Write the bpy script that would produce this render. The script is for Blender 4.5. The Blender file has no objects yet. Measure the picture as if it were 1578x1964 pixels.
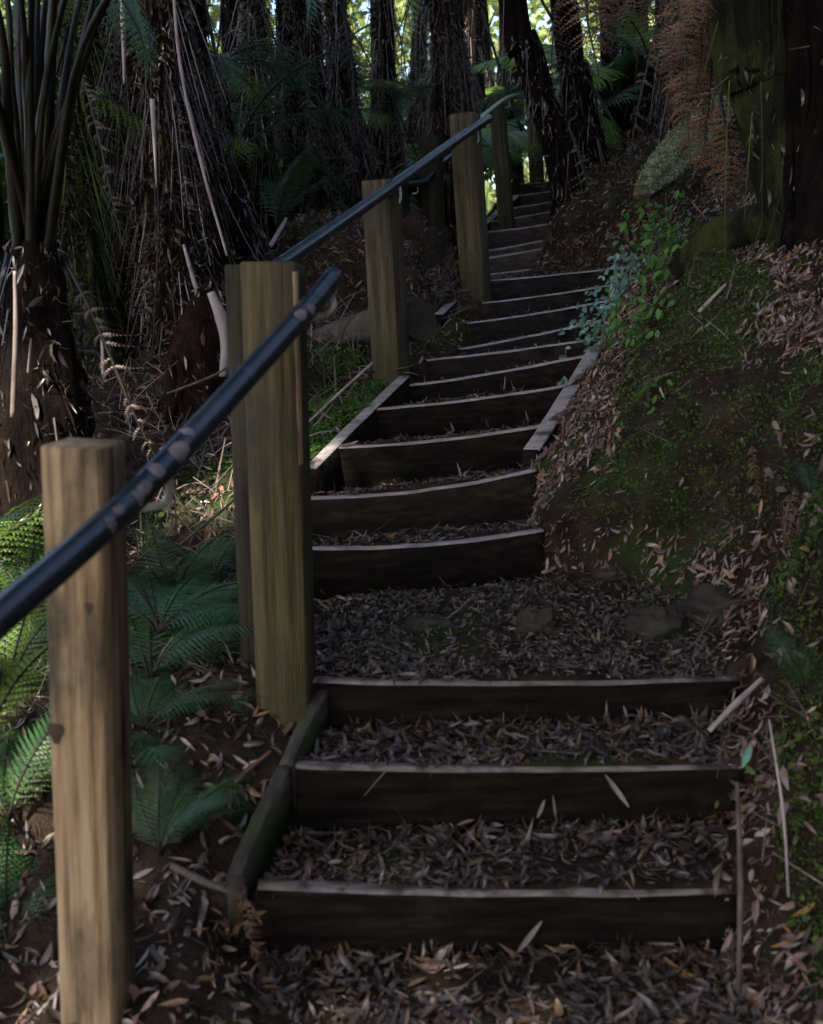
import bpy, math, random
import numpy as np
from mathutils import Vector, Matrix, noise as mn
random.seed(7); rng = np.random.default_rng(11)
S = bpy.context.scene; COL = S.collection
R = math.radians
# ------------------------------------------------------------------ camera model (photo pixels 1578 x 1964)
F = 2200.0; HORIZON = 500.0; ROLL = 0.03; EYE = 1.30
PITCH = math.atan((982 - HORIZON) / F)
fw = Vector((0, math.cos(PITCH), -math.sin(PITCH))); up0 = Vector((0, math.sin(PITCH), math.cos(PITCH))); rt0 = Vector((1, 0, 0))
rt = rt0 * math.cos(ROLL) - up0 * math.sin(ROLL); up = up0 * math.cos(ROLL) + rt0 * math.sin(ROLL)
CAM = Vector((0, 0, EYE))
def P(px, py, d):
    r = fw + rt * ((px - 789) / F) + up * ((982 - py) / F)
    return CAM + r * (d / r.y)
# ------------------------------------------------------------------ object helpers
def link(o, parent=None):
    COL.objects.link(o)
    if parent is not None: o.parent = parent
    return o
def tag(o, label=None, cat=None, group=None, kind=None):
    if label: o['label'] = label
    if cat: o['category'] = cat
    if group: o['group'] = group
    if kind: o['kind'] = kind
    return o
def empty(name, loc, label, cat, group=None):
    o = bpy.data.objects.new(name, None); o.location = loc; o.empty_display_size = .1
    link(o); return tag(o, label, cat, group)
def np_mesh(name, V, faces_flat, counts, mats, smooth=False, mi=None):
    me = bpy.data.meshes.new(name)
    V = np.asarray(V, np.float32); faces_flat = np.asarray(faces_flat, np.int32); counts = np.asarray(counts, np.int32)
    me.vertices.add(len(V)); me.vertices.foreach_set('co', V.ravel())
    me.loops.add(len(faces_flat)); me.loops.foreach_set('vertex_index', faces_flat)
    me.polygons.add(len(counts))
    st = np.concatenate([[0], np.cumsum(counts)[:-1]]).astype(np.int32)
    me.polygons.foreach_set('loop_start', st); me.polygons.foreach_set('loop_total', counts)
    if smooth: me.polygons.foreach_set('use_smooth', np.ones(len(counts), bool))
    for m in (mats if isinstance(mats, (list, tuple)) else [mats]): me.materials.append(m)
    if mi is not None: me.polygons.foreach_set('material_index', np.asarray(mi, np.int32))
    me.update(); me.validate(); return me
class MB:
    """collects pieces of ONE object's mesh"""
    def __init__(s): s.V = []; s.F = []; s.C = []; s.M = []; s.n = 0
    def add(s, V, F, m=0):
        V = np.asarray(V, float); s.V.append(V)
        for f in F:
            s.F.extend([i + s.n for i in f]); s.C.append(len(f)); s.M.append(m)
        s.n += len(V)
    def add_np(s, V, Fq, m=0):
        Fq = np.asarray(Fq); s.V.append(np.asarray(V, float)); s.F.extend((Fq + s.n).ravel().tolist())
        s.C.extend([Fq.shape[1]] * len(Fq)); s.M.extend([m] * len(Fq)); s.n += len(V)
    def mesh(s, name, mats, smooth=False): return np_mesh(name, np.concatenate(s.V), s.F, s.C, mats, smooth, s.M)
    def build(s, name, mats, parent=None, smooth=False):
        return link(bpy.data.objects.new(name, s.mesh(name, mats, smooth)), parent)
def spline(pts, n):
    pts = [np.array(p, float) for p in pts]
    if len(pts) == 2: return np.array([pts[0] + (pts[1] - pts[0]) * t for t in np.linspace(0, 1, n)])
    out = []; m = len(pts) - 1
    for k in range(n):
        t = k / (n - 1) * m; i = min(int(t), m - 1); f = t - i
        p0 = pts[i - 1] if i > 0 else 2 * pts[0] - pts[1]; p1 = pts[i]; p2 = pts[i + 1]
        p3 = pts[i + 2] if i + 2 <= m else 2 * pts[m] - pts[m - 1]
        out.append(.5 * (2 * p1 + (p2 - p0) * f + (2 * p0 - 5 * p1 + 4 * p2 - p3) * f * f + (3 * p1 - p0 - 3 * p2 + p3) * f ** 3))
    return np.array(out)
def tube(path, radii, ns=10, rough=0., seed=0, freq=6., caps=True, vstretch=1.):
    path = np.asarray(path, float); n = len(path)
    radii = np.interp(np.linspace(0, 1, n), np.linspace(0, 1, len(radii)), radii) if np.ndim(radii) else np.full(n, radii)
    T = np.gradient(path, axis=0); T /= np.linalg.norm(T, axis=1)[:, None] + 1e-9
    ref = np.array([0, 1., 0]) if abs(T[0][1]) < .8 else np.array([1., 0, 0])
    V = []
    A = np.cross(T[0], ref); A /= np.linalg.norm(A)
    for i in range(n):
        A = A - T[i] * A.dot(T[i]); A /= np.linalg.norm(A); B = np.cross(T[i], A)
        for k in range(ns):
            a = 2 * math.pi * k / ns; dirv = A * math.cos(a) + B * math.sin(a); r = radii[i]
            if rough:
                q = path[i] + dirv * r
                w = mn.noise((math.cos(a) * freq * .35 + seed, math.sin(a) * freq * .35, q[2] * freq * .25 * vstretch)) + .5 * mn.noise((math.cos(a) * freq + seed, math.sin(a) * freq, q[2] * freq * vstretch))
                r *= 1 + rough * w
            V.append(path[i] + dirv * r)
    Fq = []
    for i in range(n - 1):
        for k in range(ns): Fq.append((i * ns + k, i * ns + (k + 1) % ns, (i + 1) * ns + (k + 1) % ns, (i + 1) * ns + k))
    if caps: Fq.append(tuple(range(ns))[::-1]); Fq.append(tuple((n - 1) * ns + k for k in range(ns)))
    return V, Fq
# ------------------------------------------------------------------ materials
def mat(name, cols, scale=8., detail=6., rough=.8, bump=.3, bscale=None, stretch=(1, 1, 1), island=False, trans=0., spec=.3, dist=.01, pos=None, nrough=.6, extra=None):
    m = bpy.data.materials.new(name); m.use_nodes = True; nt = m.node_tree; N = nt.nodes; Lk = nt.links; N.clear()
    out = N.new('ShaderNodeOutputMaterial'); b = N.new('ShaderNodeBsdfPrincipled')
    b.inputs['Roughness'].default_value = rough; b.inputs['Specular IOR Level'].default_value = spec
    tc = N.new('ShaderNodeTexCoord'); mp = N.new('ShaderNodeMapping'); mp.inputs['Scale'].default_value = stretch
    Lk.new(tc.outputs['Object'], mp.inputs['Vector'])
    nz = N.new('ShaderNodeTexNoise'); nz.inputs['Scale'].default_value = scale; nz.inputs['Detail'].default_value = detail; nz.inputs['Roughness'].default_value = nrough
    Lk.new(mp.outputs[0], nz.inputs['Vector'])
    rp = N.new('ShaderNodeValToRGB'); el = rp.color_ramp.elements
    n = len(cols); ps = pos or ([.0 + i / (n - 1) for i in range(n)] if island else [.28 + .44 * i / (n - 1) for i in range(n)])
    while len(el) < n: el.new(.5)
    for e, c, p in zip(el, cols, ps): e.position = p; e.color = (*c, 1)
    col = rp.outputs[0]
    if island:
        g = N.new('ShaderNodeNewGeometry'); Lk.new(g.outputs['Random Per Island'], rp.inputs[0])
        mx = N.new('ShaderNodeMix'); mx.data_type = 'RGBA'; mx.blend_type = 'MULTIPLY'; mx.inputs['Factor'].default_value = .6
        r2 = N.new('ShaderNodeValToRGB'); r2.color_ramp.elements[0].position = .3; r2.color_ramp.elements[0].color = (.45, .45, .45, 1); r2.color_ramp.elements[1].position = .65; r2.color_ramp.elements[1].color = (1.15, 1.15, 1.15, 1)
        Lk.new(nz.outputs['Fac'], r2.inputs[0]); Lk.new(col, mx.inputs['A']); Lk.new(r2.outputs[0], mx.inputs['B']); col = mx.outputs['Result']
    else: Lk.new(nz.outputs['Fac'], rp.inputs[0])
    if extra: col = extra(nt, col, tc, mp)
    Lk.new(col, b.inputs['Base Color'])
    if bump:
        nb = N.new('ShaderNodeTexNoise'); nb.inputs['Scale'].default_value = bscale or scale * 4; nb.inputs['Detail'].default_value = 6; nb.inputs['Roughness'].default_value = .65
        Lk.new(mp.outputs[0], nb.inputs['Vector'])
        bp = N.new('ShaderNodeBump'); bp.inputs['Strength'].default_value = bump; bp.inputs['Distance'].default_value = dist
        Lk.new(nb.outputs['Fac'], bp.inputs['Height']); Lk.new(bp.outputs[0], b.inputs['Normal'])
    if trans:
        tr = N.new('ShaderNodeBsdfTranslucent'); ms = N.new('ShaderNodeMixShader'); ms.inputs[0].default_value = trans
        Lk.new(col, tr.inputs['Color']); Lk.new(b.outputs[0], ms.inputs[1]); Lk.new(tr.outputs[0], ms.inputs[2]); Lk.new(ms.outputs[0], out.inputs[0])
    else: Lk.new(b.outputs[0], out.inputs[0])
    return m
def blotch(color, scale, lo, hi, stretch=None, seed=0., detail=5.):
    """a patchy overlay (moss, stain, painted sun dapples) with a noise outline of its own"""
    def ex(nt, col, tc, mp):
        N = nt.nodes; Lk = nt.links
        m2 = N.new('ShaderNodeMapping'); m2.inputs['Location'].default_value = (seed, seed * .7, seed * 1.3)
        if stretch: m2.inputs['Scale'].default_value = stretch
        Lk.new(tc.outputs['Object'], m2.inputs[0])
        nz = N.new('ShaderNodeTexNoise'); nz.inputs['Scale'].default_value = scale; nz.inputs['Detail'].default_value = detail; nz.inputs['Roughness'].default_value = .6
        Lk.new(m2.outputs[0], nz.inputs['Vector'])
        rp = N.new('ShaderNodeValToRGB'); rp.color_ramp.elements[0].position = lo; rp.color_ramp.elements[1].position = hi
        Lk.new(nz.outputs['Fac'], rp.inputs[0])
        mx = N.new('ShaderNodeMix'); mx.data_type = 'RGBA'; Lk.new(rp.outputs[0], mx.inputs['Factor']); Lk.new(col, mx.inputs['A']); mx.inputs['B'].default_value = (*color, 1)
        return mx.outputs['Result']
    return ex
def chain(*fs):
    def ex(nt, col, tc, mp):
        for f in fs: col = f(nt, col, tc, mp)
        return col
    return ex
M = {}
M['soil'] = mat('forest_soil', [(.010, .0065, .0048), (.034, .0225, .016), (.07, .048, .035)], 9, 10, .9, .9, 45, dist=.03, spec=.08, extra=blotch((.03, .05, .012), 2.2, .52, .66))
M['mound'] = mat('mound_soil', [(.015, .010, .007), (.04, .026, .018), (.08, .05, .03)], 9, 10, .9, 1., 40, dist=.03, spec=.2, extra=blotch((.035, .055, .012), 4, .55, .68))
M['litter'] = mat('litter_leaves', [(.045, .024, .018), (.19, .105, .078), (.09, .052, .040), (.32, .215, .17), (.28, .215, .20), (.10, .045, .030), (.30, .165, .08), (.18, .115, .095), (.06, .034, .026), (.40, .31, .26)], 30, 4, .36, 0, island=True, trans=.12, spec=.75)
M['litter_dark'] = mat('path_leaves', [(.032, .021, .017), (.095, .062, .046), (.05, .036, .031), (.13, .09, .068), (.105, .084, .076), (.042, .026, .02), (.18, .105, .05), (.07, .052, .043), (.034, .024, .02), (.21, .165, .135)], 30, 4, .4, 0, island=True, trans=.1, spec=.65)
M['red_litter'] = mat('red_litter', [(.05, .02, .014), (.12, .05, .032), (.08, .04, .03), (.2, .12, .09), (.1, .06, .05)], 30, 4, .4, 0, island=True, trans=.1, spec=.65)
M['straw'] = mat('dry_strands', [(.04, .025, .02), (.12, .085, .07), (.24, .18, .15), (.07, .05, .045), (.15, .11, .09)], 30, 3, .55, 0, island=True, spec=.5)
M['moss'] = mat('moss_leaves', [(.03, .05, .009), (.065, .10, .02), (.10, .135, .034), (.045, .085, .035)], 20, 3, .7, 0, island=True, trans=.2, spec=.2)
M['pale_moss'] = mat('pale_moss', [(.08, .10, .04), (.22, .26, .13), (.38, .42, .25), (.13, .16, .07)], 20, 3, .7, 0, island=True, trans=.2, spec=.2)
M['moss_solid'] = mat('moss_mat', [(.02, .026, .008), (.05, .07, .018), (.11, .13, .05)], 14, 10, .9, 1., 60, dist=.02, spec=.1)
def wood(name, a, b, c, ex=None, seed=0):
    return mat(name, [a, b, c], 5, 9, .75, .8, 16, stretch=(11, 11, .5), spec=.25, dist=.008, extra=ex, pos=[.36, .5, .62])
grime = blotch((.045, .037, .024), 3.2, .50, .70, (2, 2, .9), 3.1)
green = blotch((.06, .055, .018), 2.6, .50, .72, (2, 2, .8), 8.4)
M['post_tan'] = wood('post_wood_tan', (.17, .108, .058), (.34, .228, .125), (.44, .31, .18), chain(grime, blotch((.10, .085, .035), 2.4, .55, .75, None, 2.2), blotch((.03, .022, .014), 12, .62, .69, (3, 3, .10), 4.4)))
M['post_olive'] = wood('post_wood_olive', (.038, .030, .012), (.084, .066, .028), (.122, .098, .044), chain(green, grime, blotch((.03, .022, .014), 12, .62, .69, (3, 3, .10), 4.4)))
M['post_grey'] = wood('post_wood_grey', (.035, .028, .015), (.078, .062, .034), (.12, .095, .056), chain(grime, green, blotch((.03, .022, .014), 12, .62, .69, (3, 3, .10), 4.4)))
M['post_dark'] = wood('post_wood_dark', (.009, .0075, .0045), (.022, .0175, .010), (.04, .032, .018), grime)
M['bare'] = wood('bare_split_wood', (.2, .11, .06), (.38, .25, .15), (.55, .42, .29))
M['knot'] = mat('wood_knot', [(.03, .018, .01), (.07, .045, .025)], 20, 4, .7, .3)
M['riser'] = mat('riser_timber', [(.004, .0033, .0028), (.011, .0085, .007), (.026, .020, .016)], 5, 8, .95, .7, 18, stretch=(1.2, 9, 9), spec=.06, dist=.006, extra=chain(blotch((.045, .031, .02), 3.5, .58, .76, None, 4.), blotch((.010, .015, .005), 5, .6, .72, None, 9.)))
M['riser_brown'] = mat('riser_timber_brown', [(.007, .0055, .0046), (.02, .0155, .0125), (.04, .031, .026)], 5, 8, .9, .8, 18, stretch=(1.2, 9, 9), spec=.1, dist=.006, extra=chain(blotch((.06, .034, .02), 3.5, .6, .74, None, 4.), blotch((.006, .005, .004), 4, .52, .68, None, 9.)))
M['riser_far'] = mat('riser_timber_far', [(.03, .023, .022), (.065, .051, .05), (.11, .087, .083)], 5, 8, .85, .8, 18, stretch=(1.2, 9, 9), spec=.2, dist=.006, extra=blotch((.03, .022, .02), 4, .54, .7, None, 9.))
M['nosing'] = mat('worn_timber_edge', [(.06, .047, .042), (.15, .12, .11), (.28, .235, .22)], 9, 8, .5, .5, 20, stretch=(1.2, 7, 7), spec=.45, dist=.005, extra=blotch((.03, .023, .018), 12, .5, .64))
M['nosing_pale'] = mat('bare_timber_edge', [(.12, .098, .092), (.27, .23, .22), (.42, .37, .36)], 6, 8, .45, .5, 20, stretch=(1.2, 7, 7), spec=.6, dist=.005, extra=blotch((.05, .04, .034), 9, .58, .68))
M['board_moss'] = mat('mossy_edging_board', [(.015, .012, .010), (.045, .036, .03), (.09, .075, .064)], 5, 8, .75, .6, 20, stretch=(7, 1.2, 7), spec=.3, extra=blotch((.04, .058, .010), 4.5, .46, .60, None, 6.))
M['rail'] = mat('rail_paint', [(.009, .0135, .022), (.016, .023, .036), (.034, .044, .062)], 14, 6, .27, .25, 40, spec=.6, dist=.004)
M['rail_dappled'] = mat('rail_paint_dappled', [(.009, .0135, .022), (.016, .023, .036), (.034, .044, .062)], 14, 6, .27, .25, 40, spec=.6, dist=.004, extra=blotch((.42, .34, .34), 8.5, .70, .76, None, 1.7, 2.))  # pale blotches are sun dapples put into the paint colour
M['dapple'] = mat('sun_dapple_paint', [(.13, .105, .11), (.26, .21, .21)], 30, 4, .5, .2)  # colour of the sun dapples painted on the near handrail
M['bracket'] = mat('bracket_steel', [(.40, .43, .42), (.6, .63, .62), (.72, .74, .72)], 30, 5, .45, .3, 80, spec=.6)
M['trunk'] = mat('fern_trunk', [(.002, .0015, .0012), (.007, .004, .003), (.02, .012, .008)], 10, 8, .9, 1., 30, stretch=(2, 2, .5), dist=.03, spec=.08)
M['trunk_red'] = mat('fern_trunk_red', [(.004, .002, .0015), (.016, .007, .005), (.04, .017, .012)], 10, 8, .9, 1., 30, stretch=(2, 2, .5), dist=.03, spec=.08)
M['fibre'] = mat('trunk_fibres', [(.010, .006, .005), (.042, .024, .017), (.085, .052, .04), (.012, .008, .006), (.20, .155, .14), (.03, .018, .013), (.09, .06, .048), (.02, .013, .010)], 30, 3, .38, 0, island=True, spec=.8)
M['shag'] = mat('shaggy_scales', [(.008, .005, .004), (.032, .02, .015), (.06, .042, .032), (.016, .010, .008), (.026, .025, .013), (.13, .10, .085), (.02, .013, .009)], 30, 3, .38, 0, island=True, spec=.7)
M['shag_red'] = mat('shaggy_scales_red', [(.010, .004, .003), (.042, .019, .013), (.075, .04, .028), (.02, .009, .006), (.13, .09, .075), (.03, .013, .009)], 30, 3, .38, 0, island=True, spec=.7)
M['shag_moss'] = mat('shaggy_scales_moss', [(.008, .007, .004), (.022, .019, .011), (.022, .03, .009), (.04, .033, .024), (.035, .044, .012), (.012, .010, .006)], 30, 3, .45, 0, island=True, spec=.5)
M['trunk_moss'] = mat('mossy_trunk', [(.004, .004, .002), (.013, .012, .006), (.03, .03, .012)], 7, 9, .85, 1., 30, stretch=(2, 2, .6), dist=.03, spec=.15, extra=blotch((.05, .055, .014), 4, .46, .62, (1.6, 1.6, .5), 2.))
M['bark'] = mat('forest_bark', [(.005, .004, .003), (.016, .013, .010), (.035, .028, .023)], 8, 8, .85, .8, 26, stretch=(2, 2, .5), dist=.02)
M['log'] = mat('grey_log', [(.03, .026, .021), (.085, .074, .062), (.16, .14, .12)], 9, 8, .8, .7, 30, dist=.012, extra=blotch((.07, .095, .03), 4, .5, .64, None, 3.))
M['log_moss'] = mat('mossy_log', [(.05, .052, .03), (.19, .21, .115), (.38, .41, .27)], 16, 10, .9, 1., 60, dist=.02, extra=blotch((.06, .04, .028), 5, .54, .66, None, 3.))
M['log_end'] = mat('log_end', [(.02, .016, .013), (.055, .043, .034)], 15, 6, .85, .5)
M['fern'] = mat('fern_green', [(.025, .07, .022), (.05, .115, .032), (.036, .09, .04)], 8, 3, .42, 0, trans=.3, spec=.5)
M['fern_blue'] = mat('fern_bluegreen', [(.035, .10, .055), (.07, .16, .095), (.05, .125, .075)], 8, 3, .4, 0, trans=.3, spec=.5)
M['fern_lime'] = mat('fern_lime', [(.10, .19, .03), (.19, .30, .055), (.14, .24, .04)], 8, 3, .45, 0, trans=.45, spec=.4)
M['dead'] = mat('dead_frond', [(.06, .032, .016), (.15, .082, .043), (.25, .155, .095)], 8, 4, .6, 0, trans=.15, spec=.4)
M['dead_dark'] = mat('dead_frond_dark', [(.04, .028, .022), (.10, .072, .06), (.18, .14, .12)], 8, 4, .6, 0, trans=.1, spec=.4)
M['stick'] = mat('pale_stick', [(.16, .12, .11), (.32, .26, .25), (.46, .39, .38)], 9, 5, .6, .3, stretch=(2, 2, .5))
M['twig'] = mat('brown_twig', [(.03, .022, .018), (.08, .06, .05), (.15, .11, .09)], 12, 5, .7, .4, stretch=(2, 2, .5))
M['stipe'] = mat('frond_stalk', [(.003, .002, .0015), (.008, .006, .0035), (.02, .015, .008)], 9, 4, .5, .2, stretch=(2, 2, .5), spec=.4)
M['creeper'] = mat('creeper_leaf', [(.08, .18, .13), (.13, .26, .21), (.05, .13, .07), (.18, .32, .27), (.06, .15, .04)], 25, 3, .28, 0, island=True, trans=.2, spec=.8)
M['herb'] = mat('herb_leaf', [(.05, .15, .015), (.09, .22, .03), (.035, .11, .02)], 25, 3, .45, 0, island=True, trans=.4, spec=.4)
M['rock'] = mat('dark_rock', [(.014, .011, .008), (.036, .028, .021), (.075, .058, .044)], 6, 10, .8, .8, 25, dist=.015, extra=blotch((.028, .042, .018), 4, .53, .66))
M['added_shade'] = mat('added_shade_leaf', [(.012, .028, .008), (.022, .045, .012), (.016, .035, .012)], 10, 2, .6, 0, island=True, trans=.15, spec=.2)
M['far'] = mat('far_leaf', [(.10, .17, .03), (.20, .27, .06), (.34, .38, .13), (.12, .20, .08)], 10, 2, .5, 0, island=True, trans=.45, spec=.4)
# ------------------------------------------------------------------ the path: steps as pixel + distance
STEPS = [  # left end (px,py,d), right end (px,py,d), sag
 ((495, 1700, 2.08), (1388, 1691, 2.06), .008), ((540, 1468, 2.33), (1398, 1453, 2.35), .008), ((608, 1307, 2.58), (1392, 1287, 2.64), .008),
 ((560, 1052, 3.38), (1030, 1018, 3.50), .018), ((572, 957, 3.70), (1018, 903, 3.86), .022), ((634, 860, 4.02), (1050, 815, 4.20), .014),
 ((708, 787, 4.34), (1082, 741, 4.54), .010), ((758, 744, 4.68), (1132, 681, 4.90), .010), ((818, 692, 5.02), (1140, 651, 5.26), .006),
 ((880, 671, 5.36), (1160, 614, 5.62), .006), ((896, 621, 5.70), (1178, 575, 5.98), .008), ((925, 582, 6.05), (1186, 545, 6.34), .008),
 ((938, 539, 6.40), (1205, 512, 6.70), .006),
 ((850, 533, 7.25), (1018, 517, 7.35), .006), ((850, 507, 7.70), (1036, 478, 7.85), .005), ((915, 484, 8.15), (1042, 461, 8.30), .005),
 ((922, 446, 8.75), (1052, 430, 8.90), .005), ((924, 427, 9.30), (1062, 405, 9.45), .005), ((948, 403, 9.85), (1066, 386, 10.0), .005),
 ((970, 378, 10.45), (1070, 365, 10.6), .005), ((998, 353, 11.05), (1066, 347, 11.2), .005)]
SL = [P(*s[0]) for s in STEPS]; SR = [P(*s[1]) for s in STEPS]
# stations of the ground: (L, R, step?, left profile, right profile)
DXL = [0, .08, .25, .6, 1.2, 2.2, 4, 8, 20, 70, 300]
DXR = [0, .06, .15, .3, .5, .8, 1.2, 2.0, 4, 10, 30, 300]
lp_near = [0, -.015, -.03, -.16, -.28, -.45, -.9, -1.8, -3, -5, -5]
lp_mid = [0, -.02, -.06, -.06, -.02, -.10, -.4, -1.2, -3, -6, -6]
lp_mid2 = [0, -.02, -.03, .05, .02, -.3, -.9, -1.9, -4, -7, -7]
lp_far = [0, -.05, -.25, -.6, -1.0, -1.5, -2.2, -3.2, -5, -8, -8]
rp_near = [0, .01, .02, .07, .25, .75, 1.05, 1.5, 2.6, 6, 14, 40]
rp_s3 = [0, .04, .16, .46, .74, .90, 1.06, 1.4, 2.7, 6, 14, 40]
rp_land = [0, .06, .20, .42, .64, .80, .94, 1.3, 2.6, 6, 14, 40]
rp_s4 = [0, .03, .09, .17, .40, .62, .76, 1.1, 2.5, 6, 14, 40]
rp_s7 = [0, .03, .07, .16, .38, .56, .68, 1.0, 2.4, 6, 14, 40]
rp_s10 = [0, .07, .16, .28, .42, .50, .60, .95, 2.4, 6, 14, 40]
rp_s13 = [0, .06, .14, .24, .34, .44, .58, .95, 2.4, 6, 14, 40]
rp_wall = [0, .06, .28, .45, .48, .55, .72, 1.15, 2.6, 6, 14, 40]
rp_far = [0, .12, .22, .32, .42, .6, .85, 1.4, 2.9, 7, 15, 40]
ST = []
def sta(L, Rr, step, lp, rp): ST.append((Vector(L), Vector(Rr), step, lp, rp))
z1 = SL[0].z - .105
sta((-.55, -3, z1 - .15), (.75, -3, z1 - .15), 0, lp_near, rp_near)
sta((-.35, 1.0, z1 - .01), (.62, 1.0, z1 - .01), 0, lp_near, rp_near)
sta((-.30, 1.7, z1), (.60, 1.7, z1), 0, lp_near, rp_near)
sides = {0: (lp_near, rp_near), 1: (lp_near, rp_near), 2: (lp_near, rp_s3), 3: (lp_mid, rp_s4), 4: (lp_mid, rp_s4), 5: (lp_mid, rp_s7), 6: (lp_mid, rp_s7), 7: (lp_mid, rp_s7), 8: (lp_mid2, rp_s10), 9: (lp_mid2, rp_s10), 10: (lp_mid2, rp_s10), 11: (lp_mid2, rp_s13), 12: (lp_mid2, rp_s13)}
for i in range(21):
    l, r = sides.get(i, (lp_far, rp_wall if i < 16 else rp_far))
    sta(SL[i], SR[i], 1, l, r)
    if i == 2:
        a = P(575, 1200, 2.95); b = P(1390, 1160, 3.06); a.z = SL[2].z + .005; b.z = SR[2].z + .02; sta(a, b, 0, lp_near, rp_land)
        a = P(560, 1130, 3.25); b = P(1220, 1075, 3.36); a.z = SL[2].z + .005; b.z = SR[2].z + .045; sta(a, b, 0, lp_mid, rp_land)
    if i == 12:
        a = P(900, 545, 6.95); b = P(1180, 520, 7.05); a.z = SL[12].z + .01; b.z = SR[12].z + .03; sta(a, b, 0, lp_mid2, rp_s13)
e = SL[-1]; g = SR[-1]
sta(e + Vector((.2, 1.5, .05)), g + Vector((.3, 1.5, .05)), 0, lp_far, rp_far)
sta(e + Vector((.5, 5, .3)), g + Vector((.9, 5, .3)), 0, lp_far, rp_far)
sta(e + Vector((.8, 16, .3)), g + Vector((1.8, 16, .3)), 0, lp_far, rp_far)
sta(e + Vector((1, 60, -1)), g + Vector((3, 60, -1)), 0, lp_far, rp_far)
sta(e + Vector((1, 300, 6)), g + Vector((4, 300, 6)), 0, lp_far, rp_far)
NP_ = 22
def dens(vals, k):
    out = [vals[0]]
    for a, b in zip(vals[:-1], vals[1:]):
        m = max(1, min(14, int(math.ceil((b - a) / k(a))))); out += [a + (b - a) * j / m for j in range(1, m + 1)]
    return out
dl = dens(DXL, lambda x: .03 + .12 * x); dr = dens(DXR, lambda x: .022 + .10 * x)
def y_of(si): return ST[si][0].y
rows = []; meta = []
for si in range(len(ST) - 1):
    L0, R0, s0, l0, r0 = ST[si]; L1, R1, s1, l1, r1 = ST[si + 1]
    dist = (L1 - L0).length; n = max(3, min(26, int(dist / .035)))
    ts = list(np.linspace(0, 1, n, endpoint=False))
    if s1: ts = [t * (1 - .0) for t in ts] + [.999]
    for t in ts:
        a = L0.lerp(L1, t); b = R0.lerp(R1, t)
        # stepped path height: flat tread from the step behind, a little fill towards the next riser
        dip = .010 if s0 and y_of(si) < 2.7 else .038 if y_of(si) < 6.9 else .035
        fill = 0.
        if s0 or s1:
            za = L0.z + (L1.z - L0.z) * (fill if s1 else t); zb = R0.z + (R1.z - R0.z) * (fill if s1 else t)
        if s0 or s1: q_ = dip * (min(1, max(0, t - .25) / .6) if s0 else t) * (1 if s1 else max(0, 1 - t * 1.3)); za -= q_; zb -= q_
        else: za, zb = a.z, b.z
        sm = t * t * (3 - 2 * t) if not (s0 and s1) else t
        row = []; mrow = []
        for dx in reversed(dl[1:]):
            dz = np.interp(dx, DXL, l0) * (1 - sm) + np.interp(dx, DXL, l1) * sm
            w = min(1, dx / .12); row.append((a.x - dx, a.y + .0 * dx, za * (1 - w) + a.z * w + dz)); mrow.append(-dx)
        for k in range(NP_ + 1):
            f = k / NP_; row.append((a.x + (b.x - a.x) * f, a.y + (b.y - a.y) * f, za + (zb - za) * f - .012)); mrow.append(0)
        for dx in dr[1:]:
            dz = np.interp(dx, DXR, r0) * (1 - sm) + np.interp(dx, DXR, r1) * sm
            w = min(1, dx / .12); row.append((b.x + dx, b.y, zb * (1 - w) + b.z * w + dz)); mrow.append(dx)
        rows.append(row); meta.append(mrow)
G = np.array(rows); GD = np.array(meta); nv, nu = GD.shape
for i in range(nv):
    for j in range(nu):
        x, y, z = G[i, j]; d = abs(GD[i, j])
        amp = .010 if d == 0 else min(.012 + d * .16, .085) if d < 3 else min(.05 + (d - 3) * .03, .9)
        fr = 5.0 if d < 3 else max(.25, 3 / d)
        nzv = mn.noise((x * fr, y * fr, z * fr)) + .5 * mn.noise((x * fr * 2.3, y * fr * 2.3, z * fr * 2.3 + 7))
        if d > 0 and d < 3:
            nzv += .5 * mn.noise((x * 17, y * 17, z * 17)) * min(1, d * 4)
        sgn = 1 if GD[i, j] >= 0 else -1
        G[i, j, 2] += amp * nzv
        if sgn > 0 and .1 < d < 3: G[i, j, 0] += .10 * min(1, (d - .1) * 4) * (mn.noise((y * 2.2, z * 3.4, 5)) - abs(mn.noise((y * 4.5, z * 6.5, 9))))
        if d > .05 and d < 3: G[i, j, 0] += amp * .9 * mn.noise((x * fr + 30, y * fr, z * fr * 1.3)); 
Fq = [(i * nu + j, i * nu + j + 1, (i + 1) * nu + j + 1, (i + 1) * nu + j) for i in range(nv - 1) for j in range(nu - 1)]
Fq = np.array(Fq)
gme = np_mesh('ground', G.reshape(-1, 3), Fq.ravel(), np.full(len(Fq), 4), M['soil'], True)
tag(link(bpy.data.objects.new('ground', gme)), 'dark forest floor of soil and leaf litter under the steps and up the bank', kind='structure')
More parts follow.
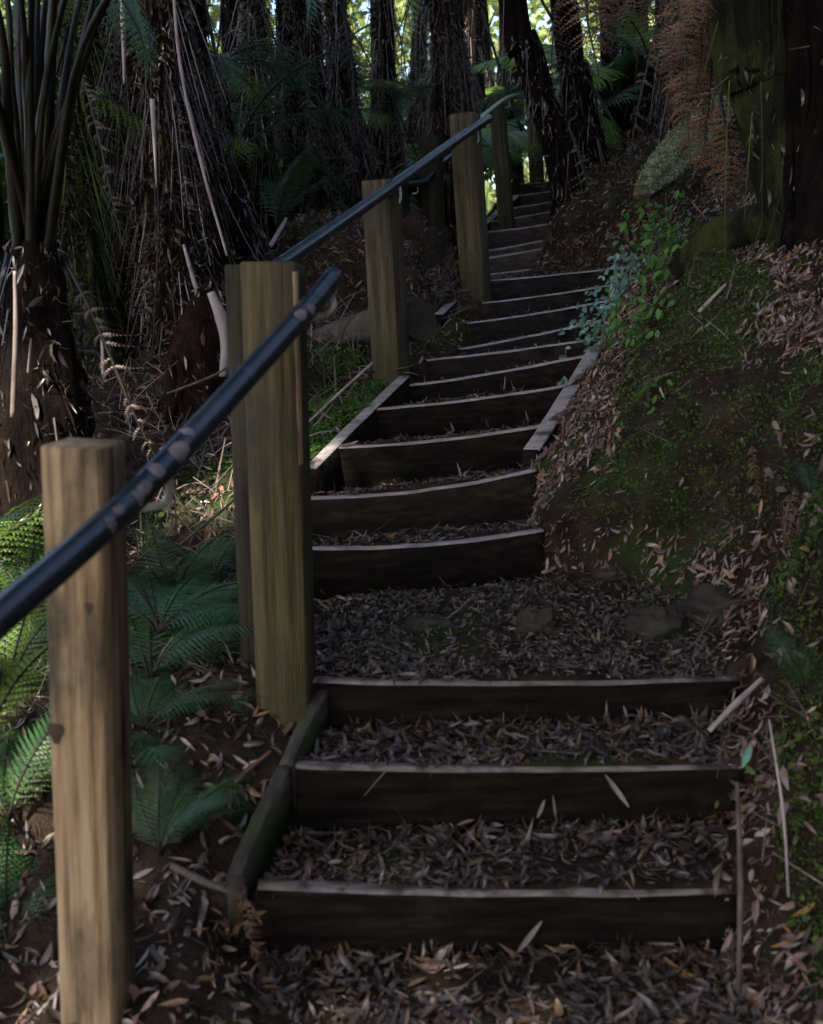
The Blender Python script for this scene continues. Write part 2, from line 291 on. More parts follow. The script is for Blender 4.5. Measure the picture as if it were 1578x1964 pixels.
# ------------------------------------------------------------------ scattering
GV = G.reshape(-1, 3)
def quad_scatter(V, Fq, w, n, steep=0.):
    a, b, c, d = (V[Fq[:, k]] for k in range(4))
    nr = np.cross(c - a, d - b); area = np.linalg.norm(nr, axis=1) * .5; nr /= (2 * area[:, None] + 1e-9)
    nr[nr[:, 2] < 0] *= -1
    p = area * w; p = p / p.sum(); idx = rng.choice(len(Fq), n, p=p)
    u = rng.random(n)[:, None]; v = rng.random(n)[:, None]
    idx = np.where((nr[idx][:, 2] < steep), rng.choice(np.where(nr[:, 2] >= steep, p, 0).nonzero()[0], n), idx) if steep else idx
    pos = (a[idx] * (1 - u) + b[idx] * u) * (1 - v) + (d[idx] * (1 - u) + c[idx] * u) * v
    return pos, nr[idx]
def leaves(pos, nrm, lng, wid, tilt=.35, curl=.25, lift=.006, down=None):
    """one bent lens-shaped leaf per point: 8 vertices, 3 quads + tips folded in"""
    n = len(pos)
    L = rng.uniform(*lng, n)[:, None]; W = rng.uniform(*wid, n)[:, None] * L
    N = nrm + rng.normal(0, tilt, (n, 3)); N /= np.linalg.norm(N, axis=1)[:, None]
    t = rng.normal(0, 1, (n, 3)) if down is None else down + rng.normal(0, .5, (n, 3))
    T = t - N * (t * N).sum(1)[:, None]; T /= np.linalg.norm(T, axis=1)[:, None]; B = np.cross(N, T)
    c = rng.normal(0, curl, n)[:, None] * L; k = rng.uniform(-.3, .6, n)[:, None] * W
    base = pos + nrm * (lift + rng.random(n)[:, None] * lift)
    P0 = base - T * L * .5
    def at(s, w): return P0 + T * L * s + N * (c * 4 * (s - .5) ** 2) + B * W * w + N * (k * abs(w) * 2)
    V = np.stack([at(0., .0), at(.3, -.42), at(.3, .42), at(.68, -.36), at(.68, .36), at(1., .0), at(.3, 0), at(.68, 0)], 1).reshape(-1, 3)
    o = (np.arange(n) * 8)[:, None]
    tri = np.concatenate([o + np.array([[0, 6, 1]]), o + np.array([[0, 2, 6]]), o + np.array([[3, 7, 5]]), o + np.array([[7, 4, 5]])])
    qd = np.concatenate([o + np.array([[1, 6, 7, 3]]), o + np.array([[6, 2, 4, 7]])])
    return V, tri, qd
def leaf_obj(name, pieces, mats):
    V = []; F = []; C = []; Mi = []; n = 0
    for (v, t, q), mi in pieces:
        V.append(v); F += [(t + n).ravel(), (q + n).ravel()]; C += [np.full(len(t), 3), np.full(len(q), 4)]; Mi.append(np.full(len(t) + len(q), mi)); n += len(v)
    return np_mesh(name, np.concatenate(V), np.concatenate(F), np.concatenate(C), mats, False, np.concatenate(Mi))
fc = GV[Fq].mean(1); fd = GD.reshape(-1)[Fq].mean(1); fy = fc[:, 1]; fx = fc[:, 0]
def nz3(p, s, o=0.): return np.array([mn.noise((q[0] * s + o, q[1] * s, q[2] * s)) for q in p])
near = (fy > .9) & (fy < 12.5) & (np.abs(fd) < 3.2)
nidx = np.where(near)[0]; FqN = Fq[nidx]; fcN = fc[nidx]; fdN = fd[nidx]; fyN = fy[nidx]
clump = nz3(fcN, 3.2); clump2 = nz3(fcN, 1.6, 50.)
onp = np.abs(fdN) < .005; lf = fdN < -.005; rg = fdN > .005
dist_w = 1 / np.maximum(fyN, 1.4) ** 1.1
pieces = []
w = np.where(onp, (.9 + 1.7 * clump).clip(.12), 0) * dist_w * np.where((fyN > 2.72) & (fyN < 3.36), .22, 1); w = np.clip(w, .02, 9) * onp
pos, nr = quad_scatter(GV, FqN, w, 11000, .75); pieces.append((leaves(pos, nr, (.015, .052), (.18, .42), .38, .16, .005), 0))
pos, nr = quad_scatter(GV, FqN, w * np.exp(-fyN / 3), 1500, .75); pieces.append((leaves(pos, nr, (.035, .078), (.12, .26), .40, .30, .010), 0))
foot = np.zeros(len(FqN))
for i in (0, 1, 2): foot += onp * (fyN < SL[i].y + .01) * (fyN > SL[i].y - .10)
pos, nr = quad_scatter(GV, FqN, foot, 800, .75); pieces.append((leaves(pos, nr, (.025, .065), (.13, .3), .55, .3, .012), 0))
pos, nr = quad_scatter(GV, FqN, onp * (fyN > 2.65) * (fyN < 3.4) * (1 + clump), 6000, .75); pieces.append((leaves(pos, nr, (.008, .03), (.15, .5), .45, .2, .004), 0))
pos, nr = quad_scatter(GV, FqN, w, 22000, .75); pieces.append((leaves(pos, nr, (.006, .022), (.2, .6), .5, .2, .003), 0))
w = np.where(lf & (fyN < 3.1) & (fdN > -.9), 1., 0)
pos, nr = quad_scatter(GV, FqN, w, 2000); pieces.append((leaves(pos, nr, (.012, .06), (.15, .4), .6, .25, .006), 0))
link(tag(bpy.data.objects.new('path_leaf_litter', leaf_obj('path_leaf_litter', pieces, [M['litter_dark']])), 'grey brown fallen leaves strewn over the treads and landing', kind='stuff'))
pieces = []
band = np.exp(-((fdN - np.where(fyN < 3.6, .34, .56)) / .28) ** 2) * (fyN > 2.9) * (fyN < 5.4) + .9 * (fdN > .1) * (fdN < .7) * (fyN < 2.9)
band = band * (1 - .95 * ((fdN < .30) & (fyN > 3.6) & (fyN < 6)))
mossy = np.clip((clump * .8 + clump2 + 1.5 * band - .55 - .9 * (fdN > .8) - .6 * ((fdN < .30) & (fyN > 3.6) & (fyN < 6)) - .5 * (fdN > .85)) * 2.2, 0, 1) * rg * (fdN > .1)
lit = np.clip(1 - .97 * mossy, .03, 1)
w = np.where(rg, (.9 + 1.8 * clump).clip(.05) * lit + 2.2 * ((fdN < .34) & (fyN > 3.65) & (fyN < 5.6)), 0) * dist_w * (fdN < 1.5) * np.where((fdN > .62) & (fyN < 6), 3., 1)
pos, nr = quad_scatter(GV, FqN, w, 50000); dn = np.tile([[-.5, 0, -.8]], (len(pos), 1)); pieces.append((leaves(pos, nr, (.012, .05), (.12, .4), .6, .25, .006, dn), 0))
pos, nr = quad_scatter(GV, FqN, w, 12000); pieces.append((leaves(pos, nr, (.006, .022), (.2, .6), .5, .2, .003), 0))
w = np.where(lf, (1 + clump).clip(.1), 0) * dist_w * (fdN > -2.4)
pos, nr = quad_scatter(GV, FqN, w, 9000); pieces.append((leaves(pos, nr, (.015, .06), (.12, .4), .5, .2, .006), 0))
w = np.where(rg & (fyN < 3.2) & (fdN < .6), 1., 0)
pos, nr = quad_scatter(GV, FqN, w, 700); pieces.append((leaves(pos, nr, (.03, .07), (.18, .4), .45, .16, .012), 0))
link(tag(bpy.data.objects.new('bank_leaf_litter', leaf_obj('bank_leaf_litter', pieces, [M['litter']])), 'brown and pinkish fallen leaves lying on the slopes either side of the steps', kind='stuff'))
w = mossy * dist_w * (fdN < 1.6) + .25 * (lf & (fyN > 3.9) & (fyN < 5) & (fdN > -.5)) + .04 * (rg & (fdN > .15))
pos, nr = quad_scatter(GV, FqN, w, 110000); nr = nr + rng.normal(0, .3, nr.shape)
link(tag(bpy.data.objects.new('bank_moss', leaf_obj('bank_moss', [(leaves(pos[:3000], nr[:3000], (.012, .034), (.3, .7), .9, .3, .008), 0), (leaves(pos[3000:], nr[3000:], (.005, .018), (.25, .6), 1.1, .3, .007), 0)], [M['moss']])), 'dark green moss and tiny creepers covering the damp bank', kind='stuff'))
def strands(pos, dirs, ln, wd, bend=.4, grav=.3, big=None):
    n = len(pos); L = rng.uniform(*ln, n)[:, None]
    if big is not None: L = np.where(big, L * 4.5, L)
    W = rng.uniform(*wd, n)[:, None]
    D = dirs / (np.linalg.norm(dirs, axis=1)[:, None] + 1e-9); B = np.cross(D, rng.normal(0, 1, (n, 3))); B /= np.linalg.norm(B, axis=1)[:, None]
    Nn = np.cross(D, B); c = rng.normal(0, bend, n)[:, None] * L
    vs = []
    for s in (0, .33, .66, 1):
        q = pos + D * L * s + Nn * c * s * s - np.array([[0, 0, 1]]) * grav * L * s * s
        ww = W * (1 - .6 * s); vs += [q - B * ww * .5, q + B * ww * .5]
    V = np.stack(vs, 1).reshape(-1, 3); o = (np.arange(n) * 8)[:, None]
    q = np.concatenate([o + np.array([[2 * k, 2 * k + 1, 2 * k + 3, 2 * k + 2]]) for k in range(3)])
    return V, q
w = np.where(rg | onp | lf, 1, 0) * dist_w * (np.abs(fdN) < 1.8)
pos, nr = quad_scatter(GV, FqN, w, 3600, .3); V, q = strands(pos + nr * .008, np.cross(nr, rng.normal(0, 1, nr.shape)) + nr * rng.normal(.05, .12, (len(nr), 1)), (.03, .15), (.002, .005), .25, .0)
link(tag(bpy.data.objects.new('fallen_twigs', np_mesh('fallen_twigs', V, q.ravel(), np.full(len(q), 4), M['straw'])), 'thin broken twigs lying among the leaves', kind='stuff'))
# dry frond strands heaped left of the steps
w = np.where((fdN < -.12) & (fdN > -1.9) & (fyN > 2.7) & (fyN < 7), (.6 + clump).clip(.02), 0)
pos, nr = quad_scatter(GV, FqN, w, 6000)
V, q = strands(pos + nr * .01, nr * .45 + rng.normal(0, .7, nr.shape), (.05, .22), (.003, .008), .5, .25)
link(tag(bpy.data.objects.new('dry_frond_litter', np_mesh('dry_frond_litter', V, q.ravel(), np.full(len(q), 4), M['straw'])), 'pale shrivelled frond strands heaped beside the posts', kind='stuff'))
from mathutils.bvhtree import BVHTree
bvh = BVHTree.FromPolygons([tuple(v) for v in GV.tolist()], [tuple(f) for f in Fq.tolist()])
def Gp(px, py, d, lift=0.):
    h = bvh.ray_cast(CAM, (P(px, py, d) - CAM).normalized(), 40)
    return (h[0] if h[0] is not None else P(px, py, d)) + Vector((0, 0, lift))
# ------------------------------------------------------------------ timber steps
def board(name, A, B, h, t, sag, mats, label, cat, group=None, lean=0, cham=.008, n=28, seed=0, topm=1):
    A = Vector(A); B = Vector(B); ax = (B - A); hx = Vector((ax.x, ax.y, 0)).normalized(); bk = Vector((-hx.y, hx.x, 0))
    V = []; Fs = []; mi = []
    for k in range(n + 1):
        f = k / n; c = A.lerp(B, f); s = 1 - (2 * f - 1) ** 2
        wz = -sag * s + .002 * mn.noise((f * 6 + seed * 3.7, seed, 0)) ; wy = -.012 * s * (1 if sag > .01 else .3) + .003 * mn.noise((f * 7, seed * 2.1, 4))
        ch = cham * (1 + .35 * mn.noise((f * 8, seed * 5.3, 2)))
        prof = [(0, -h), (0, -ch), (ch, 0), (t - ch * .6, -.001), (t, -ch * .6), (t, -h)]
        for (q, zz) in prof:
            p = c + bk * (q + wy + lean * zz) + Vector((0, 0, zz + wz * (1 if zz > -h * .9 else .4))); V.append(p)
    m = 6; mb = MB()
    F0 = []; F1 = []
    for k in range(n):
        for j in range(m):
            f = (k * m + j, (k + 1) * m + j, (k + 1) * m + (j + 1) % m, k * m + (j + 1) % m)
            (F1 if j in (1, 2, 3) else F0).append(f)
    F0 += [tuple(range(m)), tuple(n * m + j for j in reversed(range(m)))]
    o = A.lerp(B, .5)
    V = [v - o for v in V]
    mb.V.append(np.array(V)); mb.n = len(V)
    for f in F0: mb.F.extend(f); mb.C.append(len(f)); mb.M.append(0)
    for f in F1: mb.F.extend(f); mb.C.append(len(f)); mb.M.append(topm)
    ob = mb.build(name, mats); ob.location = o
    return tag(ob, label, cat, group)
steplab = [
 'lowest plank step nearest the camera, wide and dark with leaves against its foot', 'second plank step from the bottom, wide, a long leaf leaning on its face', 'third plank step from the bottom, its worn edge holding the bare soil landing',
 'bowed dark plank step that rises from the far side of the landing', 'second step above the landing, bowed with an olive tinted face', 'third step above the landing, meeting the lower end of the pale right edging board',
 'fourth step above the landing, a pale curl of litter at its left end', 'fifth step above the landing, level with the foot of the log side post', 'sixth step above the landing, short thin one beside the litter pile',
 'seventh step above the landing, its right end under the lowest blue green creeper leaves', 'eighth step above the landing, with a rusty brown stain on its face', 'ninth step above the landing, its right end touching the middle of the creeper',
 'topmost step of the middle flight, longest edge reaching behind the creeper top', 
 'lowest narrow step of the far flight, half hidden behind the middle flight', 'second narrow step of the far flight, passing behind the tall mid post', 'third narrow step of the far flight, close above the second one',
 'fourth narrow step of the far flight, tall face beside the dark side board', 'fifth narrow step of the far flight, leaf litter at its left end', 'sixth narrow step of the far flight, at the foot of the wooden post',
 'seventh narrow step of the far flight, one below the top', 'topmost small step of the far flight, at the foot of the last post']
for i, s in enumerate(STEPS):
    h = .19 if i < 13 else .17
    xr = (SR[i] - SL[i]).normalized() * (.03 if i < 3 else .02 if i < 13 else 0)
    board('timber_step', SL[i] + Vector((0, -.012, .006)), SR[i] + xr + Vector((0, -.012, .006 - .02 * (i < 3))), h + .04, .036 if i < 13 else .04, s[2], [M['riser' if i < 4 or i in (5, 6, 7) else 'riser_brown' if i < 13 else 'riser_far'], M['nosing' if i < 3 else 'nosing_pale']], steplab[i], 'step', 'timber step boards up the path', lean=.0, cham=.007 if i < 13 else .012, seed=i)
# edging boards beside the steps
def edging(a, b, h, t, label, mats, seed):
    return board('edging_board', a, b, h, t, .0, mats, label, 'edging', 'edging boards beside the steps', cham=.006, seed=seed, n=16)
em = [M['board_moss'], M['board_moss']]; en = [M['riser'], M['nosing_pale']]
edging(P(606, 1318, 2.58), P(534, 1462, 2.31), .11, .032, 'moss covered edging board at the left of the two upper near steps', em, 31)
edging(P(532, 1466, 2.305), P(432, 1676, 2.04), .11, .032, 'greyish edging board slanting down to the left end of the lowest step', em, 32)
edging(P(764, 720, 4.66), P(580, 897, 3.86), .20, .05, 'pale topped edging board left of the middle flight below the mossy patch', en, 33)
edging(P(1034, 862, 3.96), P(1156, 664, 4.96), .20, .06, 'pale topped edging board right of the middle flight beside the litter slope', en, 34)
edging(P(985, 374, 10.3), P(920, 430, 9.2), .2, .06, 'thin edging board climbing left of the far flight', en, 35)
edging(P(1046, 500, 7.7), P(1068, 412, 9.3), .3, .05, 'dark side board standing right of the far flight', [M['riser'], M['riser']], 36)
edging(P(868, 570, 6.3), P(830, 603, 5.7), .12, .05, 'short broken board end lying in the litter at the foot of the tall mid post', en, 37)
# ------------------------------------------------------------------ posts
def post(top, bot, d, wpx, label, mt, yaw=0, cham=.008, group='square timber handrail posts', below=.35, knots=(), dtop=None, slope=.0, ratio=1., bare=None):
    A = P(top[0], top[1], dtop or d); B = P(bot[0], bot[1], d); w = wpx * d / F
    axis = (A - B); L = axis.length; ax = axis.normalized()
    xx = Vector((math.cos(yaw), math.sin(yaw), 0)); xx = (xx - ax * xx.dot(ax)).normalized(); yy = ax.cross(xx)
    h = w / 2; hy = h * ratio; c = cham
    ring = [(-h + c, -hy), (h - c, -hy), (h, -hy + c), (h, hy - c), (h - c, hy), (-h + c, hy), (-h, hy - c), (-h, -hy + c)]
    V = []; lv = [(-below, 1.)] + [(L * f, 1.) for f in np.linspace(.02, .97, 14)] + [(L - c * .6, 1.), (L, .955)]
    for li, (z, s) in enumerate(lv):
        for (a, b) in ring:
            zz = z + (slope * b / hy * .5 if li >= len(lv) - 2 else 0)
            wob = 1 + .012 * mn.noise((z * 3 + wpx, a * 20, b * 20))
            V.append(Vector((a * s * wob, b * s * wob, zz)))
    n = 8; Fs = [tuple(range(n))[::-1]]
    for i in range(len(lv) - 1):
        for k in range(n): Fs.append((i * n + k, i * n + (k + 1) % n, (i + 1) * n + (k + 1) % n, (i + 1) * n + k))
    Fs.append(tuple((len(lv) - 1) * n + k for k in range(n)))
    mb = MB(); mb.add(V, Fs); o = mb.build('handrail_post', mt)
    o.matrix_world = Matrix(((xx.x, yy.x, ax.x, B.x), (xx.y, yy.y, ax.y, B.y), (xx.z, yy.z, ax.z, B.z), (0, 0, 0, 1)))
    for (ka, kz, kr) in knots:
        m2 = MB(); Vk = [(ka * h, -hy - .0015, kz)]; nk = 14
        for k in range(nk):
            an = 2 * math.pi * k / nk; rr = kr * (1 + .2 * math.sin(3 * an)); Vk.append((ka * h + rr * math.cos(an), -hy - .0008, kz + 1.25 * rr * math.sin(an)))
        m2.add(Vk, [(0, 1 + k, 1 + (k + 1) % nk) for k in range(nk)]); m2.build('knot', M['knot'], o)
    if bare:
        Vb = []; nb = 24
        for k in range(nb + 1):
            z = L * (bare[0] + (bare[1] - bare[0]) * k / nb); wv = .35 + .5 * abs(mn.noise((z * 7, 3, 1))) + .3 * (k / nb)
            Vb += [(h - .010 * wv, -hy - .0012, z), (h - c * .4, -hy - .0008 + c * .25, z), (h + .0012, -hy + c * .7, z), (h + .0012, -hy + c + .028 * wv, z)]
        m2 = MB(); m2.add(Vb, [(4 * k + j, 4 * k + j + 1, 4 * k + j + 5, 4 * k + j + 4) for k in range(nb) for j in range(3)]); m2.build('split_corner', M['bare'], o)
    return tag(o, label, 'post', group)
YW = .33   # the posts are turned so that the camera sees their front and a slice of their right side
post((160, 850), (190, 1950), 1.86, 122, 'nearest tan post at the left edge, round knot halfway down its face', [M['post_tan']], -.20, .007, knots=((-.74, .575, .015), (.55, .80, .008)), slope=.0, ratio=1.)
post((524, 506), (552, 1400), 2.57, 104, 'tall olive tinted post beside the landing, pale bare wood corner at its top', [M['post_olive']], -.10, .006, slope=-.01, bare=(.60, .985))
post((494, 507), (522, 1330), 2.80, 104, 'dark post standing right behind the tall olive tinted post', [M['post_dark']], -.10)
post((731, 346), (752, 752), 4.87, 57, 'weathered post with a fallen log behind it, halfway up the middle flight', [M['post_grey']], -.42, .007)
post((891, 219), (914, 576), 6.34, 46, 'tall post beside the top of the middle flight where two rails meet', [M['post_grey']], -.40, .007)
post((952, 184), (968, 388), 9.3, 26, 'slim post left of the far flight under the bent far rail', [M['post_grey']], -.3)
post((1022, 186), (1030, 352), 11.2, 25, 'last post at the top of the far flight next to the leaning trunk', [M['post_grey']], -.25)
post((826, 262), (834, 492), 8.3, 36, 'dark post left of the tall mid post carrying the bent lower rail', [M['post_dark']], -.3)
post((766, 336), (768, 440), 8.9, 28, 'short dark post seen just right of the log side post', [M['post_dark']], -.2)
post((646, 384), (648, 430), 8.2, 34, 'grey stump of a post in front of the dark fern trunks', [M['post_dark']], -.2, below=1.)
# ------------------------------------------------------------------ handrails
def handrail(pts, r, label, mt, brackets=(), joints=(), n=40, dapples=()):
    pw = [P(*p) for p in pts]; o0 = pw[len(pw) // 2]
    rl = empty('handrail', o0, label, 'handrail', 'round metal handrails')
    path = spline([np.array(p - o0) for p in pw], n)
    mb = MB(); V, Fs = tube(path, r, 18); mb.add(V, Fs)
    ob = mb.build('rail_tube', mt, rl, True)
    for p in joints:
        c = np.array(P(*p) - o0); i = int(np.argmin(np.linalg.norm(path - c, axis=1))); i = max(1, min(len(path) - 2, i)); t = path[i + 1] - path[i - 1]; t /= np.linalg.norm(t)
        mb = MB(); V, Fs = tube([path[i] - t * .028, path[i] - t * .022, path[i] + t * .022, path[i] + t * .028], [r * 1.02, r * 1.12, r * 1.12, r * 1.02], 18); mb.add(V, Fs); mb.build('joint_sleeve', mt, rl, True)
    for (bp, br) in brackets:
        q = spline([np.array(P(*p) - o0) for p in bp], 22); mb = MB(); V, Fs = tube(q, br, 10); mb.add(V, Fs); mb.build('bracket', M['bracket'], rl, True)
    if dapples:
        for (pp, ln, wd, an) in dapples:
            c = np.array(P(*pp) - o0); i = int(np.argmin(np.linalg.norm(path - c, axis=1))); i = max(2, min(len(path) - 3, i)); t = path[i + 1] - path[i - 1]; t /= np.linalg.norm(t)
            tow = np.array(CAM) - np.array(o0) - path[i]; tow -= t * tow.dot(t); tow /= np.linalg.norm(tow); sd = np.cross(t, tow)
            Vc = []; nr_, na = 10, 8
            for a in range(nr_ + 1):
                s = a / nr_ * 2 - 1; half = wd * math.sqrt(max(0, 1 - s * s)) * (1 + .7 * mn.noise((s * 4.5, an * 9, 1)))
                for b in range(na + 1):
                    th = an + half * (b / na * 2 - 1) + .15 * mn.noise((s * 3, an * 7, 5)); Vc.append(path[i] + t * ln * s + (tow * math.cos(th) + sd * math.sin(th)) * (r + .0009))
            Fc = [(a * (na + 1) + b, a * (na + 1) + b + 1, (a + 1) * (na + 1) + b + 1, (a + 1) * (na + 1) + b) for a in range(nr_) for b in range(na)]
            mb = MB(); mb.add(Vc, Fc); mb.build('painted_dapple', M['dapple'], rl, True)  # sun dapple painted as a thin pale patch on the rail
    return rl
handrail([(-110, 1285, 1.32), (0, 1183, 1.45), (205, 1003, 1.72), (340, 866, 1.96), (570, 614, 2.43), (640, 530, 2.63)], .0235, 'nearest thick blue black handrail with painted pale sun dapples crossing the two front posts', [M['rail']],
    brackets=[([(322, 900, 1.92), (325, 945, 1.93), (310, 968, 1.93), (255, 976, 1.90), (205, 985, 1.88)], .0075), ([(630, 556, 2.60), (640, 585, 2.60), (622, 603, 2.60), (585, 612, 2.58), (560, 616, 2.57)], .0075)],
    dapples=[((183, 1020, 1.70), .012, .5, .25), ((215, 990, 1.74), .014, .35, -.1), ((238, 968, 1.78), .012, .55, .3), ((268, 935, 1.82), .022, .45, .1), ((300, 902, 1.88), .018, .6, -.2), ((330, 866, 1.94), .026, .75, .1), ((352, 842, 1.98), .012, .5, -.5), ((565, 612, 2.42), .02, .55, -.1), ((588, 588, 2.47), .014, .5, .3)])
handrail([(520, 520, 3.62), (740, 366, 4.74), (912, 243, 6.22), (937, 228, 6.5)], .0235, 'long blue black handrail rising past the log side post to the tall mid post', [M['rail']],
    brackets=[([(765, 350, 4.86), (768, 378, 4.87), (762, 390, 4.87), (744, 392, 4.87)], .006), ([(915, 250, 6.3), (917, 268, 6.3), (912, 274, 6.3), (896, 276, 6.3)], .006)])
handrail([(908, 240, 7.0), (940, 213, 8.3), (968, 192, 9.2), (985, 186, 9.8), (1018, 183, 11.0)], .022, 'thin far handrail that bends level at the slim far post', [M['rail']], brackets=[([(975, 192, 9.3), (976, 204, 9.3), (960, 207, 9.3)], .006)])
handrail([(783, 353, 8.05), (808, 350, 8.1), (820, 342, 8.15), (845, 315, 8.4), (905, 268, 9.2)], .022, 'bent lower handrail on the dark post, level at its near end', [M['rail']], brackets=[([(800, 352, 8.1), (801, 368, 8.15), (790, 372, 8.15)], .006)])
handrail([(700, 385, 8.5), (778, 325, 9.2), (868, 262, 10.2)], .018, 'thin dark handrail running close behind the long one', [M['rail']])
# ------------------------------------------------------------------ fern fronds (shared meshes; base at origin, chord along +X, length 1)
def frond_mesh(name, mats, npin=26, plen=.24, arch=.16, bip=True, ragged=0., curl=0., m_max=11, hang=.25, seed=0):
    rr = random.Random(seed); mb = MB()
    def ax(s): return np.array([s, .02 * math.sin(s * 5 + seed), arch * 4 * s * (1 - s) * (1 - .3 * s)])
    pth = [ax(s) for s in np.linspace(0, 1, 16)]
    V, Fs = tube(pth, [.009, .007, .0015], 5); mb.add(V, Fs, 1)
    for k in range(npin):
        s = .12 + .87 * (k / (npin - 1)) ** .95; shape = (min(1, (s - .02) / .28) ** .8) * (1 - ((s - .25) / .76) ** 2.2 if s > .25 else 1); shape = max(.05, shape)
        o = ax(s); tg = ax(min(1, s + .01)) - ax(s - .01); tg /= np.linalg.norm(tg)
        for sd in (-1, 1):
            if rr.random() < ragged: continue
            l = plen * shape * (1 + rr.uniform(-.1, .1) - ragged * rr.random() * .6)
            side = np.array([0, sd, 0.]); nup = np.cross(tg, side) * sd; nup = nup if nup[2] > 0 else -nup
            d = side * .9 + tg * (.42 + .3 * s) - nup * rr.uniform(.05, .2); d /= np.linalg.norm(d)
            if ragged: d = d + np.array([rr.uniform(-.4, .4), rr.uniform(-.3, .3), rr.uniform(-.7, .1)]); d /= np.linalg.norm(d)
            def pa(t): return o + d * l * t - np.array([0, 0, 1]) * (hang * l * t * t) + nup * curl * l * math.sin(t * 4 + rr.random() * .2)
            w0 = np.cross(d, nup); w0 /= np.linalg.norm(w0)
            if bip:
                m = max(4, int(m_max * shape ** .7)); Vv = []; Ff = []
                wd = .36 * plen * .62 * min(1, shape * 1.3)
                for j in range(m):
                    t0 = j / m; t1 = (j + .82) / m; tm = (j + .55) / m; ww = wd * (1 - tm ** 1.6) * .34
                    a = pa(t0); b = pa(t1); c = (a + b) / 2 + d * l * .25 / m
                    for s2 in (-1, 1):
                        i0 = len(Vv); tip = c + w0 * s2 * ww + d * ww * .45 - nup * ww * .25
                        md = .5 * (c + tip)
                        Vv += [a, md - d * l * .34 / m, tip, md + d * l * .30 / m, b]; Ff.append((i0, i0 + 1, i0 + 2, i0 + 3, i0 + 4))
                mb.add(Vv, Ff, 0)
            else:
                Vv = []; wd = plen * .075 * (.6 + .4 * shape)
                for t, q in ((0, .5), (.35, 1), (.7, .75), (1, .05)): p = pa(t); Vv += [p - w0 * wd * q, p + w0 * wd * q]
                mb.add(Vv, [(0, 1, 3, 2), (2, 3, 5, 4), (4, 5, 7, 6)], 0)
    return mb.mesh(name, mats)
FR = {}
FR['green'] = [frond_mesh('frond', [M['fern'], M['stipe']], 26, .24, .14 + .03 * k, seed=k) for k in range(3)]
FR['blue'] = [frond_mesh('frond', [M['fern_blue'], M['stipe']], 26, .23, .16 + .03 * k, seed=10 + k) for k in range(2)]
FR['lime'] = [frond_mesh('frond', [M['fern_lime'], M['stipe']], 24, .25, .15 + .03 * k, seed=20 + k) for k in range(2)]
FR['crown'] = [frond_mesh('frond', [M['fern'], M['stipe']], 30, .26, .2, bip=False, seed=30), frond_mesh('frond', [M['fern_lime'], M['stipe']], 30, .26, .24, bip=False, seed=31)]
FR['dead'] = [frond_mesh('dead_frond', [M['dead'], M['stipe']], 26, .2, .06, bip=True, ragged=.2, curl=.2, hang=.6, seed=40 + k) for k in range(3)]
FR['dark'] = [frond_mesh('dead_frond', [M['dead_dark'], M['stipe']], 30, .13, .05, bip=True, ragged=.4, curl=.35, hang=1.1, m_max=12, seed=50 + k) for k in range(3)]
def frond(parent, mesh, a, b, roll=0., ws=1., name=None):
    """frond from a to b (in the parent's space); its upper side turned by roll"""
    a = Vector(a); b = Vector(b); x = b - a; L = x.length; x = x.normalized()
    z = Vector((0, 0, 1)) if abs(x.z) < .93 else Vector((0, -1, .1))
    y = z.cross(x).normalized(); z = x.cross(y)
    y2 = y * math.cos(roll) + z * math.sin(roll); z2 = x.cross(y2)
    o = bpy.data.objects.new(name or mesh.name.split('.')[0], mesh); link(o, parent)
    o.matrix_local = Matrix(((x.x * L, y2.x * L * ws, z2.x * L, a.x), (x.y * L, y2.y * L * ws, z2.y * L, a.y), (x.z * L, y2.z * L * ws, z2.z * L, a.z), (0, 0, 0, 1)))
    return o
def fern(base, n, L, label, kinds, group='ferns on the forest floor', spread=(.35, .95), az=(0, 360), seed=0):
    rr = random.Random(seed); t = empty('fern', base, label, 'fern', group)
    for k in range(n):
        a = R(az[0] + (az[1] - az[0]) * (k + rr.uniform(-.3, .3)) / max(1, n)); e = rr.uniform(*spread); l = L * rr.uniform(.7, 1.1)
        frond(t, rr.choice(FR[rr.choice(kinds)]), (0, 0, 0), (math.cos(a) * l * math.cos(e), math.sin(a) * l * math.cos(e), l * math.sin(e) * .8), rr.uniform(-.3, .3))
    return t
